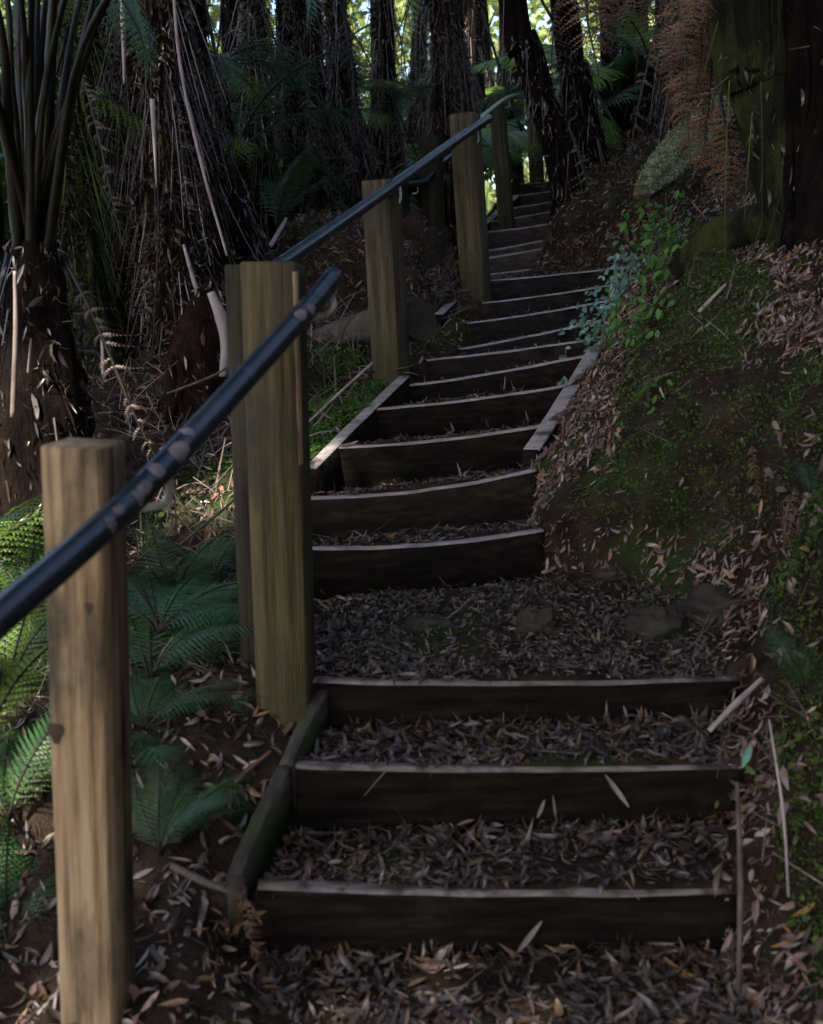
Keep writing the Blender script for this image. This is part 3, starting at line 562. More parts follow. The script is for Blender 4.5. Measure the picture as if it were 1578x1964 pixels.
# ------------------------------------------------------------------ tree ferns
def trunk_mesh(path, radii, mats, nf=900, seed=0, rough=.3, ns=22, ropes=9, shag=.5, fl=(.010, .038), fw_=(.003, .008), out=.6):
    mb = MB(); V, Fs = tube(path, radii, ns, rough, seed * 3.1, 9., True, .45); mb.add(V, Fs, 0)
    n = len(path); rad = np.interp(np.linspace(0, 1, n), np.linspace(0, 1, len(radii)), radii)
    rr = random.Random(seed * 7 + 1)
    for k in range(ropes):
        a0 = rr.uniform(0, 6.28); tw = rr.uniform(-.7, .7); i0 = 0; i1 = int(n * rr.uniform(.55, 1)); q = []
        for i in range(i0, i1, 2):
            a = a0 + tw * i / n + .35 * mn.noise((i * .09, k, seed)); q.append(path[i] + np.array([math.cos(a), math.sin(a), 0]) * rad[i] * (1.0 + .22 * mn.noise((i * .12, k + 9, seed))))
        if len(q) > 3: V, Fs = tube(q, [rr.uniform(.012, .03), rr.uniform(.010, .022), .006], 6, .45, k + seed, 30.); mb.add(V, Fs, 0)
    if nf:
        t = rng.random(nf) * (n - 1.001); i = t.astype(int); f = (t - i)[:, None]; c = path[i] * (1 - f) + path[i + 1] * f; r = rad[i]
        a = rng.random(nf) * 2 * math.pi; dirs = np.stack([np.cos(a), np.sin(a), np.zeros(nf)], 1)
        sp = (rng.random(nf) < .05)[:, None]
        V, q = strands(c + dirs * (r * 1.0)[:, None], dirs * out * rng.random(nf)[:, None] + np.array([[0, 0, -1.]]) + rng.normal(0, 1, (nf, 3)) * np.where(sp, .15, .8), fl, fw_, .9, .1, sp)
        mb.add_np(V, q, 1)
        ns_ = int(nf * shag); t = rng.random(ns_) * (n - 1.001); i = t.astype(int); f = (t - i)[:, None]; c = path[i] * (1 - f) + path[i + 1] * f; r = rad[i]
        cl = np.array([mn.noise((c_[2] * 2.2, k_ * 1e-9 + seed, 3)) for k_, c_ in enumerate(c)]); a = rng.random(ns_) * 2 * math.pi; dirs = np.stack([np.cos(a), np.sin(a), np.zeros(ns_)], 1)
        pos = c + dirs * (r * (1.03 + .25 * rng.random(ns_) * (cl > 0)))[:, None]
        V, tr_, qd_ = leaves(pos, dirs, (.02, .085), (.12, .30), .55, .3, .004, np.tile([[0, 0, -1.]], (ns_, 1)) + dirs * .35)
        o_ = mb.n; mb.add_np(V, tr_, len(mats) - 1); mb.n = o_
        k_ = len(mb.V); mb.V.append(np.zeros((0, 3))); mb.F.extend((qd_ + o_).ravel().tolist()); mb.C.extend([4] * len(qd_)); mb.M.extend([len(mats) - 1] * len(qd_)); mb.n = o_ + len(V)
        nl = int(nf * .07); t = rng.random(nl) * (n - 1.001); i = t.astype(int); a = rng.random(nl) * 2 * math.pi; dirs = np.stack([np.cos(a), np.sin(a), np.zeros(nl)], 1)
        V, q = strands(path[i] + dirs * (rad[i] * 1.08)[:, None], dirs * .25 + np.array([[0, 0, -1.]]) + rng.normal(0, .12, (nl, 3)), (.15, .6), (.003, .007), .12, .1); mb.add_np(V, q, 1)
    return mb.mesh('trunk', mats, False)
def tree_fern(pts, radii, label, mats, nf=900, crown=None, dead=0, seed=0, group='tree fern trunks', rough=.3, ext=None, fl=(.010, .038), cat='tree fern', name='tree_fern', deadkind='dark', out=.7):
    """pts: pixel + distance from foot to the highest point given; ext: metres of trunk above it"""
    rr = random.Random(seed + 99); pw = [P(*p) for p in pts]; base = pw[0]
    if ext:
        d = (pw[-1] - pw[-2]).normalized(); pw.append(pw[-1] + (d * .5 + Vector((0, 0, .5))).normalized() * ext)
    path = spline([np.array(p - base) for p in pw], 64)
    t = empty(name, base, label, cat, group); nf = int(nf * 3.2)
    me = trunk_mesh(path, radii, mats, nf, seed, rough, fl=fl, out=out); link(bpy.data.objects.new('trunk', me), t)
    top = Vector(path[-1])
    if crown:
        n, L = crown
        for k in range(n):
            a = 2 * math.pi * (k + rr.uniform(-.3, .3)) / n; l = L * rr.uniform(.8, 1.1); e = rr.uniform(-.15, .45)
            frond(t, FR['crown'][0 if rr.random() < .7 else 1], top, top + Vector((math.cos(a) * l, math.sin(a) * l, e * l)), rr.uniform(-.2, .2), name='frond')
    for k in range(int(dead * 1.8)):
        f = rr.uniform(.35, .98); p = Vector(path[int(f * 63)]); a = rr.uniform(math.pi, 2 * math.pi); rad = radii[-1] * 1.05; l = rr.uniform(.5, 1.3)
        q = p + Vector((math.cos(a) * rad, math.sin(a) * rad, 0))
        frond(t, rr.choice(FR[deadkind]), q, q + Vector((math.cos(a) * .25 + rr.uniform(-.15, .15), math.sin(a) * .2, -l)), rr.uniform(-1.5, 1.5), 1.1)
    return t
TR = [M['trunk'], M['fibre'], M['shag']]; RD = [M['trunk_red'], M['fibre'], M['shag_red']]; MS = [M['trunk_moss'], M['moss'], M['shag_moss']]
# left front clump with upright stalks
t = tree_fern([(40, 1010, 3.5), (45, 800, 3.55), (60, 640, 3.6), (70, 460, 3.6)], [.22, .19, .13, .07], 'squat dark tree fern at the left edge with many stalks fanning up', TR, 220, seed=1, dead=3)
b0 = t.location; crown0 = P(68, 470, 3.6) - b0
stk = [(5, -60), (-40, 120), (60, -80), (140, -60), (205, -70), (110, -90), (-60, -20), (170, 60), (240, -60), (30, -90), (90, -40), (0, 40), (120, 10), (75, -70), (160, -20), (-20, 200), (195, 20), (45, 40), (100, 90)]
for k, (x, y) in enumerate(stk):
    e = P(x, y, 3.6 + random.uniform(-.35, .3)) - b0; s = crown0 + Vector((random.uniform(-.05, .05), random.uniform(-.05, .05), -.05))
    tipx = e + (e - s) * .5 + Vector(((x - 70) * .0012, 0, -.05))
    mb = MB(); V, Fs = tube(spline([np.array(s), np.array(s.lerp(e, .5) + Vector((0, 0, .06))), np.array(e), np.array(tipx)], 20), [.012 + .005 * (k % 3), .009 + .003 * (k % 2), .004], 8, .5, k, 25.); mb.add(V, Fs); mb.build('stalk', M['stipe'], t, True)
for (a, b, k) in (((150, -120, 4.3), (10, 130, 4.2), 0), ((200, -60, 4.4), (30, 260, 4.3), 1), ((110, 60, 4.3), (-30, 330, 4.2), 0), ((60, 60, 3.7), (-30, 230, 3.7), 0), ((95, -40, 3.9), (10, 90, 3.9), 1), ((130, 40, 4.), (20, 240, 4.), 0), ((70, -60, 3.6), (-40, 20, 3.5), 1), ((160, -80, 3.7), (285, 160, 3.6), 0)):
    frond(t, FR['blue'][k], P(*a) - b0, P(*b) - b0, random.uniform(-.4, .4), 1.6)
tree_fern([(215, 850, 5.0), (150, 640, 5.1), (130, 420, 5.2), (125, 180, 5.2), (150, -60, 5.2)], [.22, .15, .11, .09, .085, .08], 'moss greened fibrous trunk behind the squat left tree fern', MS, 2000, (9, 1.9), 4, 2, ext=1.6)
tree_fern([(250, 830, 5.4), (240, 600, 5.4), (235, 300, 5.5), (240, -60, 5.5)], [.16, .09, .06, .05, .05], 'narrow shaggy trunk hung with pale strands left of the red brown one', TR, 2200, (8, 1.8), 6, 3, ext=1.9)
tree_fern([(330, 800, 5.2), (330, 560, 5.3), (318, 260, 5.3), (295, -60, 5.3)], [.165, .14, .125, .12, .12], 'red brown shaggy trunk with a long pale vine in front', RD, 2200, (9, 1.9), 4, 4, ext=1.7)
tree_fern([(390, 760, 5.7), (385, 500, 5.8), (372, 240, 5.8), (362, -60, 5.8)], [.17, .11, .075, .065, .065], 'second red brown trunk close right of the one with the vine', RD, 1700, (8, 1.8), 3, 5, ext=2.1)
tree_fern([(430, 660, 5.9), (425, 470, 6.0), (400, 330, 6.1), (385, 250, 6.2)], [.21, .18, .11, .06], 'thick dark cone shaped trunk base above the dark post', TR, 500, None, 0, 6, rough=.15)
tree_fern([(385, 800, 4.6), (385, 690, 4.6), (400, 590, 4.7), (410, 545, 4.7)], [.15, .13, .08, .03], 'low dark reddish stump with a pale strip of bark beside it', RD, 90, None, 0, 7, rough=.2)
tree_fern([(498, 560, 7.5), (497, 330, 7.6), (486, 120, 7.6), (480, -60, 7.6)], [.13, .075, .06, .06], 'slim fibrous trunk with ferns showing on both sides', TR, 1600, (9, 1.9), 5, 8, ext=1.8)
tree_fern([(592, 470, 7.8), (590, 300, 7.8), (583, 150, 7.8), (572, -60, 7.8)], [.18, .125, .115, .125, .12], 'stout black based trunk with red brown upper part behind the green ferns', TR, 1800, (9, 2.), 6, 9, ext=1.6)
tree_fern([(680, 430, 8.3), (668, 300, 8.3), (655, 150, 8.3), (640, -60, 8.3)], [.17, .10, .065, .06], 'flared dark trunk just left of the log side post', TR, 1800, (9, 1.9), 5, 10, ext=1.9)
tree_fern([(745, 440, 9.4), (738, 250, 9.4), (730, -60, 9.4)], [.14, .08, .07], 'shaggy trunk hung with dead fronds above the long handrail', TR, 1800, (9, 2.), 8, 11, ext=1.6)
tree_fern([(868, 330, 9.6), (864, 150, 9.6), (850, -60, 9.6)], [.16, .12, .115], 'hairy brown trunk rising behind the tall mid post', RD, 2200, (7, 1.3), 7, 12, ext=4.2)
tree_fern([(795, 420, 11.5), (800, 200, 11.5), (806, -60, 11.5)], [.10, .06, .055], 'distant ragged trunk against the bright gap left of the hairy trunk', TR, 1500, (8, 1.6), 5, 13, ext=3.)
tree_fern([(1108, 440, 7.6), (1092, 360, 7.6), (1060, 245, 7.57), (1034, 178, 7.55), (1008, 80, 7.5), (975, -60, 7.5)], [.15, .09, .085, .082, .088, .095], 'black trunk leaning left over the top of the far flight', TR, 260, None, 1, 14, ext=4.5, rough=.2, out=.15)
tree_fern([(1128, 320, 8.4), (1108, 160, 8.4), (1078, -60, 8.4)], [.13, .085, .085], 'dark upright trunk right of the leaning black one', TR, 400, None, 2, 15, ext=4.5)
# right side
t11 = tree_fern([(1530, 575, 4.2), (1512, 450, 4.3), (1492, 300, 4.35), (1464, 140, 4.4), (1440, -60, 4.4)], [.055, .062, .095, .125, .14, .145], 'big mossy trunk at the right narrowing to a root on the bank', MS, 170, (7, 1.2), 0, 16, ext=3.6, rough=.35, out=.12)
tree_fern([(1640, 800, 3.9), (1615, 560, 3.95), (1612, 300, 4.2), (1625, -60, 4.2)], [.22, .17, .17, .2], 'black trunk cut off by the right edge of the view', TR, 110, None, 0, 17, ext=1.5)
tree_fern([(1350, 330, 7.6), (1335, 150, 7.6), (1320, -60, 7.6)], [.22, .17, .17], 'dark trunk behind the mossy log covered by hanging brown fronds', RD, 1200, (8, 1.8), 3, 18, ext=1.2)
tree_fern([(1228, 300, 10.5), (1222, 150, 10.5), (1210, -60, 10.5)], [.15, .11, .1], 'thin dark trunk on the slope between the leaning trunk and the mossy log', TR, 900, (8, 1.6), 4, 19, ext=3.5)
# dead fronds hanging at the upper right: they belong to the mossy trunk
bb = t11.location
for (a, b, k, ro) in (((1128, -90, 5.0), (1140, 145, 4.9), 0, 0.1), ((1345, -60, 4.9), (1300, 230, 4.8), 1, .5), ((1330, -80, 4.7), (1330, 180, 4.6), 2, -.4), ((1370, 60, 4.9), (1372, 400, 4.8), 0, .7), ((1395, 0, 4.8), (1360, 300, 4.7), 1, -.3), ((1300, 20, 5.1), (1280, 200, 5.1), 2, .2), ((1190, -120, 5.3), (1200, 70, 5.3), 1, .6), ((1345, -150, 4.2), (1318, 70, 4.1), 2, .3), ((1250, -100, 5.2), (1235, 60, 5.2), 0, -.4), ((1320, -120, 4.5), (1302, 120, 4.4), 1, 1.0), ((1360, -40, 4.6), (1345, 290, 4.5), 0, -1.0), ((1390, 120, 4.7), (1385, 410, 4.65), 2, .2), ((1110, -140, 4.8), (1165, 110, 4.7), 2, -.5), ((1340, 80, 4.9), (1316, 330, 4.85), 1, .9)):
    frond(t11, FR['dead'][k], P(*a) - bb, P(*b) - bb, ro, 2.0)
# ------------------------------------------------------------------ mounds, logs, rocks
def lump(name, c, r, mt, label=None, cat=None, kind=None, seed=0, amp=.18, fr=2.2, nu_=40, nv_=26, group=None, flat=0.):
    V = []; 
    for i in range(nv_ + 1):
        th = math.pi * i / nv_
        for k in range(nu_):
            a = 2 * math.pi * k / nu_; d = np.array([math.sin(th) * math.cos(a), math.sin(th) * math.sin(a), math.cos(th)])
            w = 1 + amp * (mn.noise(tuple(d * fr + seed)) + .5 * mn.noise(tuple(d * fr * 2.7 + seed)) + .25 * mn.noise(tuple(d * fr * 6 + seed)))
            V.append(d * np.array(r) * w)
    Fs = [(i * nu_ + k, (i + 1) * nu_ + k, (i + 1) * nu_ + (k + 1) % nu_, i * nu_ + (k + 1) % nu_) for i in range(nv_) for k in range(nu_)]
    mb = MB(); mb.add(V, Fs); o = mb.build(name, mt, None, True); o.location = c; tag(o, label, cat, group, kind)
    return o, np.array(V) + np.array(c), np.array(Fs)
m1, V1, F1 = lump('earth_mound', P(655, 625, 6.3), (.62, .55, .52), M['mound'], 'crumbling earth mound with reddish litter on top behind the log', None, 'structure', 3., .2, 2.4, 56, 36)
m2, V2, F2 = lump('earth_mound', P(630, 735, 5.15), (.26, .25, .14), M['moss_solid'], 'low mossy mound under the fallen log', None, 'structure', 8., .25, 2.4)
m3, V3, F3 = lump('earth_mound', P(800, 560, 6.9), (.25, .3, .42), M['mound'], 'dark earth mound behind the log side post', None, 'structure', 5., .25, 2.6)
c1 = V1[F1].mean(1); wtop = (c1[:, 2] > m1.location.z + .16) * 1. + .12
pos, nr = quad_scatter(V1, F1, wtop, 3200); pcs = [(leaves(pos, nr, (.015, .06), (.12, .4), .5, .2, .008), 0)]
pos, nr = quad_scatter(V3, F3, np.ones(len(F3)), 900); pcs.append((leaves(pos, nr, (.012, .045), (.15, .5), .6, .2, .006), 0))
w = np.where(rg & (fyN > 6.6) & (fyN < 12) & (fdN < 2.6), 1, 0); pos, nr = quad_scatter(GV, FqN, w, 6000); pcs.append((leaves(pos, nr, (.015, .06), (.12, .4), .5, .2, .008), 0))
link(tag(bpy.data.objects.new('mound_leaf_litter', leaf_obj('mound_leaf_litter', pcs, [M['red_litter']])), 'reddish dead leaves and frond bits on the earth mounds and far bank', kind='stuff'))
pos, nr = quad_scatter(V2, F2, np.ones(len(F2)), 2500); pcs = [(leaves(pos, nr, (.008, .026), (.3, .7), .9, .25, .004), 0)]
w = np.where((fdN < -.01) & (fdN > -.42) & (fyN > 3.95) & (fyN < 4.8), 1, 0); pos, nr = quad_scatter(GV, FqN, w, 7000); pcs.append((leaves(pos, nr, (.008, .024), (.3, .7), .9, .25, .006), 0))
link(tag(bpy.data.objects.new('verge_moss', leaf_obj('verge_moss', pcs, [M['herb']])), 'bright green moss on the verge left of the middle flight', kind='stuff'))
def log(pts, radii, label, mt, seed, endm=None, rough=.12, fuzz=0):
    pw = [P(*p) for p in pts]; o = pw[0]; path = spline([np.array(p - o) for p in pw], 30); mb = MB(); V, Fs = tube(path, radii, 22, rough, seed, 7.)
    mb.add(V, Fs[:-2], 0); mb.add(V, Fs[-2:], 1); ob = mb.build('fallen_log', [mt, endm or mt], None, True); ob.location = o
    if fuzz:
        Vl = np.array(V); Fl = np.array([f for f in Fs if len(f) == 4]); w = np.clip(Vl[Fl].mean(1)[:, 2] - path[np.argmin(np.abs(Vl[Fl].mean(1)[:, None, 1] - path[None, :, 1]), axis=1)][:, 2] + .03, 0, 1)
        pos, nr = quad_scatter(Vl, Fl, w, 7000); link(bpy.data.objects.new('moss_cover', leaf_obj('moss_cover', [(leaves(pos, nr, (.006, .022), (.3, .7), 1., .3, .006), 0)], [M['pale_moss']])), ob)
    return tag(ob, label, 'log', 'fallen logs')
log([(540, 684, 5.7), (690, 632, 5.3), (806, 612, 4.98)], [.062, .070, .092], 'grey fallen log with a dark sawn end passing behind the log side post', M['log'], 3, M['log_end'])
log([(1232, 372, 6.0), (1290, 310, 6.3), (1345, 250, 6.7), (1430, 150, 7.4)], [.045, .078, .092, .098, .095, .09, .085], 'pale green mossy log slanting down the slope at the upper right', M['log_moss'], 9, M['log_moss'], .3, fuzz=1)
log([(1300, 520, 4.9), (1380, 455, 4.75), (1490, 420, 4.55)], [.05, .08, .085], 'moss grown root ridge running down from the big mossy trunk', M['trunk_moss'], 5)
def rock(c, r, label, seed): 
    o, _, _ = lump('rock', c, r, M['rock'], label, 'rock', None, seed, .42, 1.7, 36, 24, 'rocks on the landing'); return o
gz = SL[2].z
rock(Gp(1030, 1212, 3.05, .012), (.055, .035, .05), 'small pointed dark rock in the middle of the landing', 1.)
rock(Gp(1262, 1212, 3.0, .01), (.085, .055, .055), 'smooth mossy rock right of the small pointed one', 2.)
rock(Gp(1385, 1178, 3.12, .01), (.12, .08, .075), 'largest dark rock at the foot of the bank', 3.)
rock(Gp(820, 1196, 3.1), (.07, .045, .018), 'flat half buried rock left of the small pointed one', 4.)
rock(Gp(1170, 1105, 3.35), (.05, .04, .03), 'little rock below the lowest bowed step end', 5.)
# ------------------------------------------------------------------ sticks, strips and single leaves
def stick(pts, r, label, mt, name='stick', cat='stick', rough=.12, group='sticks and dead stalks', ns=8, ground=False):
    pw = [Gp(*p, .012) if ground else P(*p) for p in pts]; o = pw[0]; path = spline([np.array(p - o) for p in pw], 28); mb = MB(); V, Fs = tube(path, r, ns, rough, random.random() * 50, 20.); mb.add(V, Fs)
    ob = mb.build(name, mt, None, True); ob.location = o; return tag(ob, label, cat, group)
stick([(208, 838, 4.75), (200, 750, 4.8), (195, 640, 4.85)], [.009, .011, .006], 'straight pale broken stalk standing behind the nearest post', M['stick'])
stick([(24, 800, 3.25), (30, 640, 3.25), (28, 520, 3.25)], [.008, .008, .005], 'tall tan dead stalk in front of the squat left tree fern', M['straw'])
stick([(55, 715, 3.3), (60, 650, 3.3)], [.006, .004], 'short tan dead stalk beside the tall tan one', M['straw'])
stick([(330, -60, 4.9), (345, 120, 4.9), (385, 310, 4.85), (435, 490, 4.8)], [.006, .007, .007, .005], 'long thin pale vine curving down across the red brown trunk', M['stick'], 'hanging_vine', 'vine')
stick([(292, 190, 5.0), (296, 270, 5.0), (300, 360, 5.05)], [.012, .008, .004], 'pale broken strip hanging on the red brown trunk', M['stick'])
stick([(232, -60, 5.0), (236, 60, 5.0), (238, 160, 5.0)], [.012, .01, .004], 'pale strand hanging at the top left on the narrow shaggy trunk', M['stick'])
stick([(404, 560, 4.45), (424, 610, 4.45), (434, 660, 4.45), (428, 722, 4.45)], [.016, .026, .024, .016], 'curved lilac grey strip of bark left of the dark post', M['stick'], 'bark_strip', 'bark')
stick([(352, 470, 5.0), (372, 540, 4.9), (380, 560, 4.9)], [.006, .01, .008], 'short pale dead stalk pointing at the low stump', M['stick'])
stick([(320, 755, 4.3), (400, 725, 4.25), (440, 702, 4.2)], [.004, .006, .003], 'thin brown twig lying over the dry frond heap', M['twig'])
stick([(590, 812, 4.3), (650, 755, 4.4), (714, 696, 4.55)], [.005, .006, .005], 'thin pale stick leaning on the foot of the log side post', M['stick'])
stick([(520, 470, 5.6), (540, 435, 5.8), (548, 420, 5.9)], [.012, .011, .009], 'stubby pale stick on the litter behind the tall olive post', M['stick'])
stick([(1416, 1905, 1.86), (1420, 1700, 1.92), (1414, 1500, 2.0)], [.0045, .006, .004], 'upright brown twig in the leaves right of the lowest step', M['twig'])
stick([(1512, 1720, 2.0), (1502, 1560, 2.05), (1475, 1380, 2.15)], [.0025, .003, .002], 'thin curved tan stalk standing against the right bank', M['stick'])
stick([(1360, 1402, 2.42), (1410, 1350, 2.45), (1462, 1300, 2.5)], [.006, .008, .005], 'grey twig leaning on the right end of the third step', M['stick'])
stick([(1340, 605, 4.6), (1360, 585, 4.6), (1392, 552, 4.65)], [.007, .008, .005], 'short pale stick lying on the upper right bank', M['stick'], ground=True)
stick([(330, 1660, 2.15), (390, 1690, 2.1), (440, 1710, 2.05)], [.008, .009, .006], 'dark twig beside the left end of the lowest step', M['twig'])
stick([(345, 1045, 3.2), (400, 1000, 3.3), (455, 955, 3.4)], [.004, .005, .003], 'thin brown twig between the two front posts', M['twig'])
stick([(450, 1500, 2.3), (520, 1440, 2.35)], [.006, .004], 'reddish bit of stalk left of the second step', M['dead'])
stick([(1190, 255, 7.9), (1090, 90, 8.6), (1010, -50, 9.5)], [.008, .012, .012], 'thin dark bare branch crossing behind the leaning black trunk', M['bark'], 'branch', 'branch')
stick([(1000, 250, 9.5), (955, 120, 10.), (925, 20, 10.5)], [.012, .012, .01], 'thin bare branch in front of the bright gap', M['bark'], 'branch', 'branch')
def single_leaf(a, b, w, label, mt, curl=.15, name='fallen_leaf', flat=True):
    A = Gp(*a, .012) if flat else P(*a); B = Gp(*b, .012) if flat else P(*b); o = A.lerp(B, .5); x = B - A; L = x.length; x.normalize(); n = (Vector((0, -.3, 1)) if flat else CAM - o).normalized(); y = n.cross(x).normalized(); n = x.cross(y); V = []; Fs = []
    m = 10
    for k in range(m + 1):
        s = k / m; ww = .5 * w * L * math.sin(math.pi * (.04 + .92 * s)) ** .8
        for q in (-1, -.5, 0, .5, 1): V.append(x * L * (s - .5) + y * ww * q + n * (curl * L * (4 * (s - .5) ** 2 - .5) + abs(q) * ww * .35))
    for k in range(m):
        for q in range(4): i = k * 5 + q; Fs.append((i, i + 1, i + 6, i + 5))
    mb = MB(); mb.add(V, Fs); ob = mb.build(name, mt, None, True); ob.location = o; return tag(ob, label, 'leaf', 'single fallen leaves')
LB = lambda n, c: mat(n, [tuple(v * .7 for v in c), c], 25, 4, .6, .2, trans=.1)
m_pale = LB('leaf_pale', (.24, .2, .16)); m_pink = LB('leaf_pink', (.36, .22, .19)); m_ylw = LB('leaf_yellow', (.3, .18, .05)); m_grn = LB('leaf_sage', (.22, .3, .2)); m_teal = LB('leaf_teal', (.12, .28, .22)); m_ora = LB('leaf_orange', (.26, .12, .05))
single_leaf((990, 1830, 1.99), (1038, 1768, 2.035), .14, 'long pale narrow leaf leaning against the lowest step', m_pale, flat=False)
single_leaf((1160, 1485, 2.325), (1206, 1548, 2.29), .13, 'brown narrow leaf leaning against the second step', m_pale, flat=False)
single_leaf((1030, 1570, 2.27), (1044, 1535, 2.30), .2, 'small pale leaf standing at the foot of the second step', m_pale, flat=False)
single_leaf((1066, 1570, 2.28), (1060, 1525, 2.31), .12, 'thin upright leaf right of the small pale one at the second step', LB('leaf_b', (.15, .12, .1)), flat=False)
single_leaf((800, 1868, 1.84), (858, 1858, 1.84), .45, 'curled pink leaf on the ground below the lowest step', m_pink, .3)
single_leaf((1105, 1620, 2.13), (1190, 1610, 2.15), .35, 'broad crumpled pinkish leaf on the tread under the second step', m_pink, .2)
single_leaf((1275, 1855, 1.84), (1345, 1890, 1.83), .2, 'curved yellow leaf at the lower right on the ground', m_ylw, .25)
single_leaf((1520, 1770, 1.9), (1562, 1745, 1.92), .25, 'yellow leaf near the right edge beside the lowest step', m_ylw)
single_leaf((1372, 1800, 1.93), (1398, 1765, 1.97), .4, 'pale sage green leaf by the upright brown twig', m_grn, .1)
single_leaf((1424, 1470, 2.02), (1440, 1430, 2.03), .35, 'teal leaf on top of the upright brown twig', m_teal, .1, flat=False)
single_leaf((1248, 1112, 3.2), (1262, 1095, 3.22), .35, 'tiny white leaf at the foot of the mossy bank', LB('leaf_white', (.5, .48, .42)), .1)
single_leaf((1270, 1345, 2.5), (1330, 1375, 2.47), .2, 'rusty leaf on the tread against the third step', m_ora)
single_leaf((1480, 1830, 1.86), (1545, 1800, 1.88), .16, 'long ochre leaf lying at the lower right', m_ylw)
single_leaf((655, 848, 4.0), (682, 838, 4.05), .3, 'whitish curled leaf on the tread above the bowed steps', m_pale)
# ------------------------------------------------------------------ ferns and small plants
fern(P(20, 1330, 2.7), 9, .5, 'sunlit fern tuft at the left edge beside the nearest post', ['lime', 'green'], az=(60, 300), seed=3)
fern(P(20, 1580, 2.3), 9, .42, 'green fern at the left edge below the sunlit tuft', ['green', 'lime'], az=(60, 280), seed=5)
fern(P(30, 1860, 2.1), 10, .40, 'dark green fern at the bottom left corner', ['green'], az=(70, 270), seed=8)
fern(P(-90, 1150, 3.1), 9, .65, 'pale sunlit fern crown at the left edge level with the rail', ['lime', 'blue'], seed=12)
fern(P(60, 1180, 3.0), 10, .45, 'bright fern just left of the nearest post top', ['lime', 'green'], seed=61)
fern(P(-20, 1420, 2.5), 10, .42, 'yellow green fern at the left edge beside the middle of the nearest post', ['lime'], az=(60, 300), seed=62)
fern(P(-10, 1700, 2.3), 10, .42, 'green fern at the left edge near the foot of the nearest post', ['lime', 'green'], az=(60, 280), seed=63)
fern(P(390, 1270, 2.9), 8, .34, 'fern close beside the tall olive tinted post', ['blue'], az=(40, 200), seed=64)
fern(P(300, 1215, 2.85), 10, .36, 'drooping blue green fern right of the nearest post', ['blue'], az=(-10, 170), spread=(.05, .5), seed=70)
fern(P(370, 1370, 2.7), 10, .32, 'drooping blue green fern left of the tall olive post', ['blue', 'blue', 'green'], az=(30, 210), spread=(.05, .5), seed=71)
fern(P(280, 1400, 2.5), 10, .28, 'dark blue green fern against the middle of the nearest post', ['blue', 'green'], az=(0, 170), spread=(.05, .5), seed=72)
fern(P(310, 1640, 2.15), 9, .26, 'shaded fern beside the foot of the nearest post', ['green', 'blue'], az=(-20, 160), seed=67)
fern(P(390, 1480, 2.45), 9, .26, 'shaded fern close to the foot of the tall olive post', ['blue', 'green'], az=(40, 220), seed=68)
fern(P(330, 1560, 2.35), 8, .26, 'dark fern in the hollow left of the second step', ['green'], seed=65)
fern(P(400, 1130, 3.3), 8, .32, 'fern on the dry litter behind the blue green one', ['green', 'blue'], seed=66)
fern(P(290, 1300, 2.75), 9, .38, 'blue green fern between the two front posts', ['blue', 'green'], az=(0, 150), seed=14, spread=(.15, .6))
fern(P(275, 1460, 2.5), 6, .26, 'small drooping fern below the blue green one', ['blue'], az=(-60, 140), seed=17, spread=(.1, .5))
fern(P(330, 1170, 3.15), 7, .42, 'dark fern behind the blue green fern', ['green'], seed=19)
fern(P(530, 440, 6.9), 7, .75, 'green fern with arching fronds in front of the stout black trunk', ['blue', 'green'], az=(-40, 130), seed=21, spread=(.5, 1.1))
fern(P(610, 800, 4.4), 5, .16, 'tiny bright fern at the mossy verge', ['lime'], seed=23)
fern(P(835, 590, 6.0), 5, .22, 'small dark fern on the mound behind the log end', ['blue'], seed=25)
fern(P(985, 330, 11.2), 7, .7, 'green fern behind the rails left of the last post', ['green', 'lime'], seed=27)
fern(P(870, 470, 8.6), 6, .5, 'bluish fern low behind the tall mid post', ['blue'], seed=29)
fern(Gp(1540, 1330, 2.45), 6, .25, 'small green fern on the right bank at the edge of the view', ['green'], seed=31)
fern(Gp(1560, 960, 3.0), 5, .24, 'little fern hanging on the upper right bank', ['blue'], seed=33)
t = empty('dead_fern_frond', P(470, 1700, 2.0), 'curled orange brown dead frond left of the lowest step', 'dead frond', 'dead fronds on the ground')
frond(t, FR['dead'][0], (0, 0, 0), P(500, 1870, 1.93) - t.location, .6, 1.0); frond(t, FR['dead'][1], (0, 0, .02), P(455, 1800, 1.98) - t.location, -.5, .9)
for (a, b, lab, k) in (((1440, 850, 3.3), (1455, 990, 3.2), 'brown dead frond lying down the mossy bank', 0), ((1530, 930, 3.05), (1500, 1090, 2.95), 'long rusty dead frond low on the right bank', 1), ((420, 985, 3.3), (390, 1075, 3.2), 'rusty dead frond behind the tall olive post', 2)):
    a0 = Gp(*a); b0_ = Gp(*b); t = empty('dead_fern_frond', a0, lab, 'dead frond', 'dead fronds on the ground'); frond(t, FR['dead'][k], (0, 0, .02), b0_ - a0 + Vector((0, -.02, .02)), .4, .8)
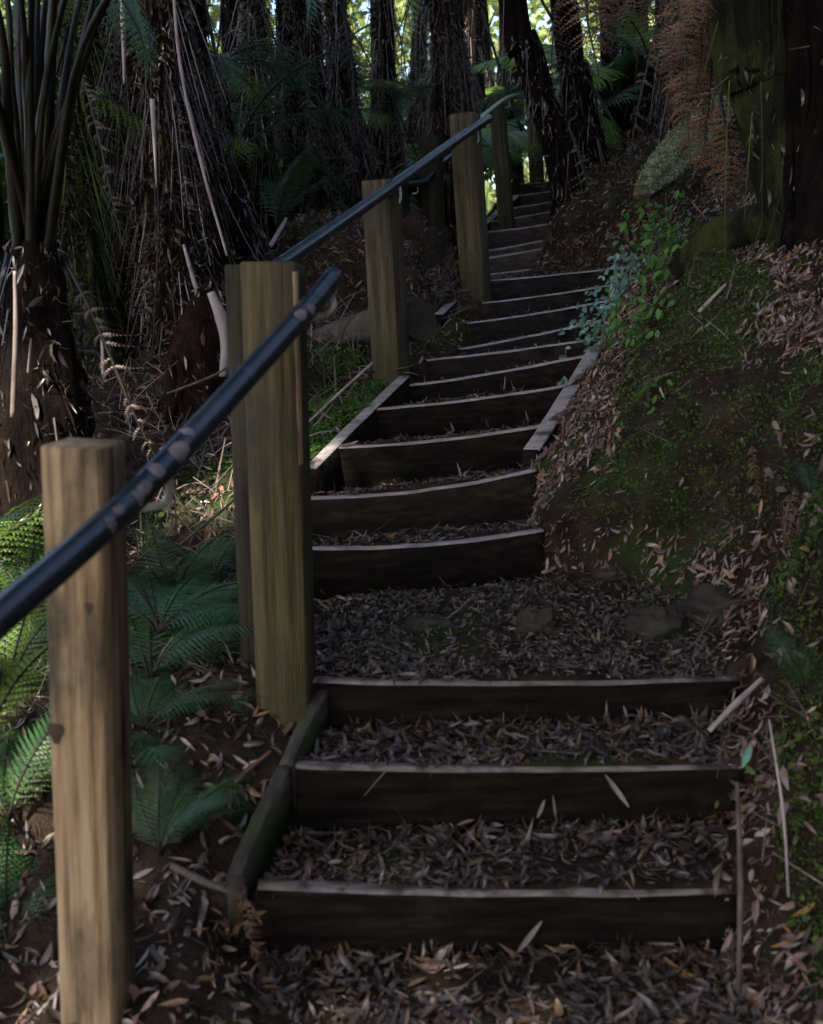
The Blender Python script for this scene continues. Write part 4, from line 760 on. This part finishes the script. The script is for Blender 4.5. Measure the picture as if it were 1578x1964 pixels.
def leafy(name, pts, spread, nl, ll, lw, mt, label, cat, down=True):
    """a small plant: stems along pts, ovate leaves round them"""
    pw = [Gp(*p) if name == 'leafy_herb' and k_ == 0 else P(*p) for k_, p in enumerate(pts)]
    if name == 'leafy_herb': sh = pw[0] - P(*pts[0]); pw = [pw[0]] + [p + sh for p in pw[1:]]
    o = pw[0]; t = empty(name, o, label, cat)
    path = spline([np.array(p - o) for p in pw], 30); mb = MB()
    for k in range(7):
        off = rng.normal(0, spread * .5, 3); pp = path + off * np.linspace(.1, 1, 30)[:, None]; V, Fs = tube(pp, [.003, .0015], 5, .1, k); mb.add(V, Fs)
    mb.build('stem', M['twig'], t)
    i = rng.integers(0, 30, nl); pos = path[i] + rng.normal(0, spread, (nl, 3)) * np.array([[1, .8, .6]])
    nr = np.tile([[-.45, -.75, .55]], (nl, 1)) + rng.normal(0, .35, (nl, 3)); nr /= np.linalg.norm(nr, axis=1)[:, None]
    dn = np.tile([[-.5, -.3, -.5]], (nl, 1))
    link(bpy.data.objects.new('leaves', leaf_obj('leaves', [(leaves(pos, nr, ll, lw, .2, .08, 0, dn), 0)], [mt])), t)
    return t
leafy('creeping_plant', [(1225, 510, 6.2), (1215, 560, 5.8), (1190, 610, 5.45), (1175, 675, 5.05)], .09, 950, (.022, .045), (.55, .8), M['creeper'], 'blue green creeper with round leaves spilling over the right ends of the steps', 'creeper')
leafy('leafy_herb', [(1285, 545, 5.4), (1270, 480, 5.5), (1255, 420, 5.6)], .07, 170, (.025, .055), (.45, .7), M['herb'], 'bright green seedling leaves standing above the creeper', 'seedling')
leafy('leafy_herb', [(1240, 640, 5.0), (1225, 610, 5.05)], .08, 150, (.02, .045), (.5, .7), M['herb'], 'green leaves low behind the creeper on the bank', 'seedling')
leafy('leafy_herb', [(1245, 770, 4.1), (1240, 735, 4.1)], .03, 26, (.02, .04), (.5, .7), M['herb'], 'tiny yellow green plant at the top of the mossy face', 'seedling')
leafy('leafy_herb', [(1080, 745, 4.5), (1080, 728, 4.5)], .012, 12, (.03, .045), (.5, .7), M['creeper'], 'tiny pale seedling at the right end of the fourth step', 'seedling')
leafy('leafy_herb', [(600, 800, 4.2), (605, 770, 4.2)], .025, 22, (.04, .07), (.4, .6), M['herb'], 'small bright leafy plant beside the tall olive post', 'seedling')
leafy('leafy_herb', [(1500, 1480, 2.3), (1490, 1400, 2.35)], .05, 40, (.015, .035), (.4, .7), M['moss'], 'green weed with drooping leaves at the foot of the right bank', 'weed')
# ------------------------------------------------------------------ forest behind, and trees added for shade
def crown_leaves(c, r, n, nc, size, spread):
    cc = rng.normal(0, 1, (nc, 3)); cc /= np.linalg.norm(cc, axis=1)[:, None]; cc *= (rng.random(nc) ** .4)[:, None]; cc = cc * np.array([r])
    pos = cc[rng.integers(0, nc, n)] + rng.normal(0, spread, (n, 3)); nr = rng.normal(0, 1, (n, 3)) + np.array([[0, 0, .8]]); nr /= np.linalg.norm(nr, axis=1)[:, None]
    return leaves(pos + np.array([c]), nr, size, (.35, .6), .3, .1, 0)
def forest_tree(base, h, r, label, mt, nleaf=5000, nc=60, size=(.12, .24), spread=.4, tr=.14, group='trees in the forest', lean=(0, 0), seed=0):
    base = Vector(base); t = empty('forest_tree', base, label, 'tree', group); top = np.array([lean[0], lean[1], h])
    mb = MB(); V, Fs = tube(spline([np.array([0, 0, -.5]), top * .5 + np.array([.1, 0, 0]), top], 24), [tr, tr * .75, tr * .35], 12, .15, seed, 5.); mb.add(V, Fs)
    rr = random.Random(seed)
    for k in range(7):
        s = rr.uniform(.6, .95); a = rr.uniform(0, 6.28); p = top * s; e = p + np.array([math.cos(a) * r[0] * .7, math.sin(a) * r[1] * .7, r[2] * rr.uniform(.1, .6)])
        V, Fs = tube(spline([p, (p + e) / 2 + np.array([0, 0, .15]), e], 10), [tr * .35, tr * .1], 7); mb.add(V, Fs)
    mb.build('trunk', M['bark'], t, True)
    link(bpy.data.objects.new('crown', leaf_obj('crown', [(crown_leaves(top, r, nleaf, nc, size, spread), 0)], [mt])), t)
    return t
SUN_AZ = R(-150); SUN_EL = R(48)
can = [((-2.0, -5.0, -.6), 9.6, (2.1, 2.0, .9), 13000, 'unseen tree left of the path behind the viewpoint, added to shade the near steps'), ((-1.5, .3, -.8), 9.8, (3.2, 2.8, 1.2), 15000, 'unseen tree left of the path level with the viewpoint, added for shade'), ((-1.9, 5., -.8), 9.8, (3.2, 3., 1.2), 15000, 'tall tree among the left tree ferns, added for shade'),
       ((-6.5, -.6, -1.6), 10.6, (2.6, 2.7, 1.2), 11000, 'unseen tree down the slope at the left, added for shade'), ((-6.5, 4.5, -1.8), 10.8, (2.8, 3., 1.2), 11000, 'unseen tree far down the slope at the left, added for shade'), ((-4.4, -5.2, -1.0), 10.4, (1., 1.3, .7), 420, 'unseen thin crowned tree behind the viewpoint, added to filter the sun'), ((-2.6, -1.85, -.7), 9.7, (1.75, 1.3, .9), 11000, 'unseen slender tree left of the viewpoint, added to shade the landing'), ((-4.25, -3.7, -1.0), 10.0, (.28, .30, .3), 1000, 'unseen narrow tree left of the viewpoint, added to shade the near ferns')]
for k, (b, h, r_, n_, lab) in enumerate(can): forest_tree(b, h, r_, lab, M['added_shade'], n_, 110, (.2, .36), .22, .16, 'trees added to shade the path', seed=k)  # crowns out of view, placed and shaped to block the sun over the path
forest_tree((-1.05, 1.15, .2), 2.05, (.27, .25, .24), 'unseen sapling left of the viewpoint, added to shade the tall olive post', M['added_shade'], 1500, 30, (.06, .12), .05, .02, 'saplings added for shade', seed=77)  # out of view, added only to shade the lower part of the olive post
und = [((3.4, .6, 1.4), 1.9, 'unseen shrub added on the right bank beside the lowest step to block light'), ((2.6, -1.6, 1.0), 1.6, 'unseen shrub added on the right bank behind the viewpoint to block light'), ((4.0, -4.0, 2.0), 2.6, 'large unseen shrub added farther back on the right bank to block light'), ((1.7, -2.4, .6), 2.0, 'unseen shrub added beside the path behind the viewpoint to block light')]
for k, (b, h, lab) in enumerate([((3.2, -1.4, 1.2), 4.2, 'unseen tree added on the right bank behind the viewpoint to block light'), ((5.2, 1.0, 2.4), 3.6, 'unseen tree added on the right bank level with the lowest step to block light'), ((5., -5., 2.2), 4.5, 'unseen tree added far back on the right bank to block light'), ((1.6, -6.5, .6), 4.6, 'unseen tree added beside the path far behind the viewpoint to block light')]):
    forest_tree(b, h, (2.1, 2.1, 2.2), lab, M['added_shade'], 8000, 90, (.14, .28), .4, .14, 'unseen trees added at the right to block light', seed=30 + k)  # out of view, added to keep sky light off the posts' right faces
for k, (b, h, lab) in enumerate(und): forest_tree(b, h, (1.5, 1.7, 1.7), lab, M['added_shade'], 6500, 70, (.12, .26), .32, .08, 'unseen shrubs added at the right to block light', seed=20 + k)  # out-of-view shrubs, added to darken the right faces of the posts
bgt = [((-1.8, 17, -1.5), 6.5, (2.2, 1.6, 2.2)), ((1.2, 20, -.5), 5.5, (2.4, 1.6, 2.6)), ((-4.6, 15, -2.5), 6.5, (2.4, 1.6, 2.2)), ((-7.5, 17, -3), 7, (2.6, 1.6, 2.6)), ((3.8, 17.5, 1.5), 4.5, (2., 1.6, 2.)), ((6.5, 18, 3), 4.5, (2.2, 1.6, 2.))]
bl = ['sunlit leafy tree behind the shaggy trunks at the centre left', 'sunlit leafy tree in the bright gap above the far posts', 'leafy tree far behind the green ferns', 'leafy tree far behind the left trunks', 'leafy tree far behind the leaning black trunk', 'leafy tree far up the slope at the upper right']
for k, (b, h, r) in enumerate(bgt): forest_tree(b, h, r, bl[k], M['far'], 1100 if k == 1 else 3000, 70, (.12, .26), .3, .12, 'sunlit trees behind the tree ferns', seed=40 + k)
# slim far trunks against the light
sl = [((912, 330, 13), (905, -60, 13), .09, 'slim dark trunk in the bright gap left of the far rail'), ((948, 300, 14), (918, -60, 14), .07, 'slim leaning trunk crossing the bright gap'), ((962, 240, 15), (968, -60, 15), .05, 'thinnest straight trunk in the bright gap'), ((992, 260, 13.5), (978, -60, 13.5), .06, 'slim trunk just left of the leaning black trunk'), ((448, 520, 9.5), (440, -60, 9.5), .07, 'slim trunk between the cone shaped base and the fern clump'), ((540, 460, 10.), (545, -60, 10.), .06, 'slim trunk behind the arching green fern'), ((190, 560, 8.), (196, -60, 8.), .08, 'slim trunk behind the mossy left trunk'), ((1180, 320, 11.), (1165, -60, 11.), .07, 'slim trunk on the slope right of the dark upright one'), ((1290, 300, 9.5), (1282, -60, 9.5), .09, 'slim trunk behind the hanging brown fronds')]
for k, (a, b, r, lab) in enumerate(sl):
    tree_fern([a, b], [r * 1.2, r, r], lab, TR, 500, None, 2, 60 + k, 'slim background trunks', ext=4., cat='tree fern')
# far tree ferns whose crowns show in the gaps
ft = [(-2.6, 10.5, 1.6), (-4.0, 9.0, 1.5), (-1.2, 12.5, 2.2), (-3.2, 13.5, 2.3), (.4, 13.5, 2.6), (-5.2, 11.5, 2.2), (1.4, 15, 3.1), (2.6, 13, 2.9), (4.2, 12, 3.4), (-2.0, 8.6, 1.2)]
ft += [(-2.2, 7.9, 1.60), (-3.0, 7.4, 1.95), (-1.5, 9.3, 1.80), (-2.9, 9.6, 2.25), (-1.0, 10.6, 2.05), (-.3, 11.2, 1.80), (-3.9, 7.9, 2.35), (.55, 12.2, 2.35), (1.9, 10.6, 2.60), (3.0, 10.2, 2.90)]
fl_ = ['bright fern crown far down the slope at the left of centre', 'bright fern crown far left behind the stalks', 'fern crown behind the shaggy trunk above the rail', 'fern crown between the slim left trunks', 'fern crown glowing in the bright gap', 'fern crown at the far left', 'fern crown behind the last post', 'fern crown right of the leaning black trunk', 'fern crown far up the right slope', 'low fern crown behind the stout black trunk', 'low fern crown just behind the slim fibrous trunk', 'low fern crown behind the red brown trunks', 'low fern crown behind the stubby pale stick', 'fern crown deep between the shaggy left trunks', 'low fern crown behind the flared trunk', 'low fern crown behind the short dark post', 'fern crown behind the stalks of the squat tree fern', 'low fern crown behind the tall mid post and its rail', 'low fern crown right of the dark upright trunk', 'low fern crown behind the trunk of the hanging brown fronds']
proto = None
for k, (x, y, z) in enumerate(ft):
    t = empty('tree_fern', (x, y, z - 2.4), fl_[k], 'tree fern', 'tree ferns in the background')
    link(bpy.data.objects.new('trunk', trunk_mesh(spline([(0, 0, -1.5), (.05, 0, 1), (0, 0, 2.4)], 20), [.13, .1, .09], TR, 300, 80 + k)), t)
    for q in range(13):
        a = 2 * math.pi * (q + random.uniform(-.3, .3)) / 13; l = random.uniform(1.1, 1.5); e = random.uniform(-.35, .5)
        frond(t, FR['crown'][q % 2], (0, 0, 2.4), (math.cos(a) * l, math.sin(a) * l, 2.4 + e * l), random.uniform(-.2, .2))
yt = [(455, 300, 7.2, 'young tree fern glowing between the slim fibrous and red brown trunks'), (415, 120, 6.9, 'young tree fern high between the red brown and slim fibrous trunks'), (535, 190, 8.6, 'young tree fern behind the slim fibrous trunk near the top'), (640, 180, 9.2, 'young tree fern between the stout and flared trunks'), (705, 240, 9.6, 'young tree fern between the flared trunk and the shaggy one'), (195, 330, 6.2, 'young tree fern behind the mossy left trunk'), (205, 90, 6.4, 'young tree fern near the top between the left trunks'), (20, 180, 5.2, 'young tree fern behind the tall stalks'), (1130, 230, 9.6, 'young tree fern behind the dark upright trunk'), (1240, 120, 9.0, 'young tree fern high on the slope at the upper right')]
for k, (px, py, d, lab) in enumerate(yt):
    c = P(px, py, d); t = empty('tree_fern', c - Vector((0, 0, 1.8)), lab, 'tree fern', 'young tree ferns among the trunks')
    link(bpy.data.objects.new('trunk', trunk_mesh(spline([(0, 0, -1.), (.04, 0, .9), (0, 0, 1.8)], 20), [.07, .05, .045], TR, 160, 120 + k)), t)
    for q in range(9):
        a = 2 * math.pi * (q + random.uniform(-.3, .3)) / 9; l = random.uniform(.65, .95); e = random.uniform(-.5, .6)
        frond(t, random.choice(FR[('blue', 'green', 'blue', 'lime')[(q + k) % 4]]), (0, 0, 1.8), (math.cos(a) * l, math.sin(a) * l, 1.8 + e * l), random.uniform(-.3, .3))
# distant mass of forest
n = 26000; pos = np.stack([rng.uniform(-26, 22, n), rng.uniform(24, 36, n), rng.uniform(-6, 9.5, n)], 1)
kp = np.array([mn.noise((p[0] * .45, p[1] * .3, p[2] * .45)) > -.12 for p in pos]); pos = pos[kp]; nr = rng.normal(0, 1, pos.shape) + np.array([[0, -.5, .8]]); nr /= np.linalg.norm(nr, axis=1)[:, None]
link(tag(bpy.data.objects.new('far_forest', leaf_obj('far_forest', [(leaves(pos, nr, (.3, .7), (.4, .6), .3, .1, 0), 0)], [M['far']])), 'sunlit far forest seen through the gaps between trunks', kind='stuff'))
# fronds at the top of the view
def crown_frond(a, b, kind, k, label, roll=0.):
    t = empty('fern_frond', P(*a), label, 'fern frond', 'green fronds hanging into the top of the view'); frond(t, FR[kind][k], (0, 0, 0), P(*b) - t.location, roll, 1.1); return t
crown_frond((690, -160, 6.0), (588, 75, 5.8), 'blue', 0, 'blue tinged frond hanging at the top beside the stout trunk')
crown_frond((880, -120, 5.2), (770, 150, 5.0), 'lime', 0, 'bright green frond hanging above the long handrail', .5)
crown_frond((120, -150, 4.5), (280, 160, 4.3), 'lime', 1, 'dark green frond hanging at the upper left', -.3)
crown_frond((560, -120, 6.2), (505, 30, 6.2), 'green', 1, 'small green frond tip at the top above the slim fibrous trunk')
# ------------------------------------------------------------------ light, sky, camera
W = bpy.data.worlds.new('World'); S.world = W; W.use_nodes = True; nt = W.node_tree
sky = nt.nodes.new('ShaderNodeTexSky'); sky.sky_type = 'NISHITA'; sky.sun_disc = False; sky.sun_elevation = SUN_EL; sky.sun_rotation = SUN_AZ; sky.air_density = .9; sky.dust_density = 2.2; sky.ozone_density = .8
bg = nt.nodes['Background']; bg.inputs[1].default_value = .10; nt.links.new(sky.outputs[0], bg.inputs[0])
sl_ = bpy.data.lights.new('sun', 'SUN'); sl_.energy = 4.; sl_.angle = R(.5); sl_.color = (1, .94, .82); so = bpy.data.objects.new('sun', sl_); COL.objects.link(so)
to = Vector((math.sin(SUN_AZ) * math.cos(SUN_EL), math.cos(SUN_AZ) * math.cos(SUN_EL), math.sin(SUN_EL))); so.rotation_euler = to.to_track_quat('Z', 'Y').to_euler(); so.location = to * 20
cd = bpy.data.cameras.new('camera'); cd.sensor_fit = 'VERTICAL'; cd.sensor_height = 36; cd.lens = 36 * F / 1964; cd.clip_start = .05; cd.clip_end = 2000
cd.dof.use_dof = True; cd.dof.focus_distance = 5.0; cd.dof.aperture_fstop = cd.lens / 1000 / .0095
co = bpy.data.objects.new('camera', cd); COL.objects.link(co); S.camera = co
co.matrix_world = Matrix(((rt.x, up.x, -fw.x, CAM.x), (rt.y, up.y, -fw.y, CAM.y), (rt.z, up.z, -fw.z, CAM.z), (0, 0, 0, 1)))
S.view_settings.view_transform = 'Standard'; S.view_settings.look = 'None'; S.view_settings.exposure = 2.15; S.view_settings.gamma = 1
S.cycles.use_denoising = True; S.cycles.max_bounces = 6; S.cycles.diffuse_bounces = 3; S.cycles.glossy_bounces = 2; S.cycles.transmission_bounces = 4; S.cycles.transparent_max_bounces = 4; S.cycles.sample_clamp_indirect = 4
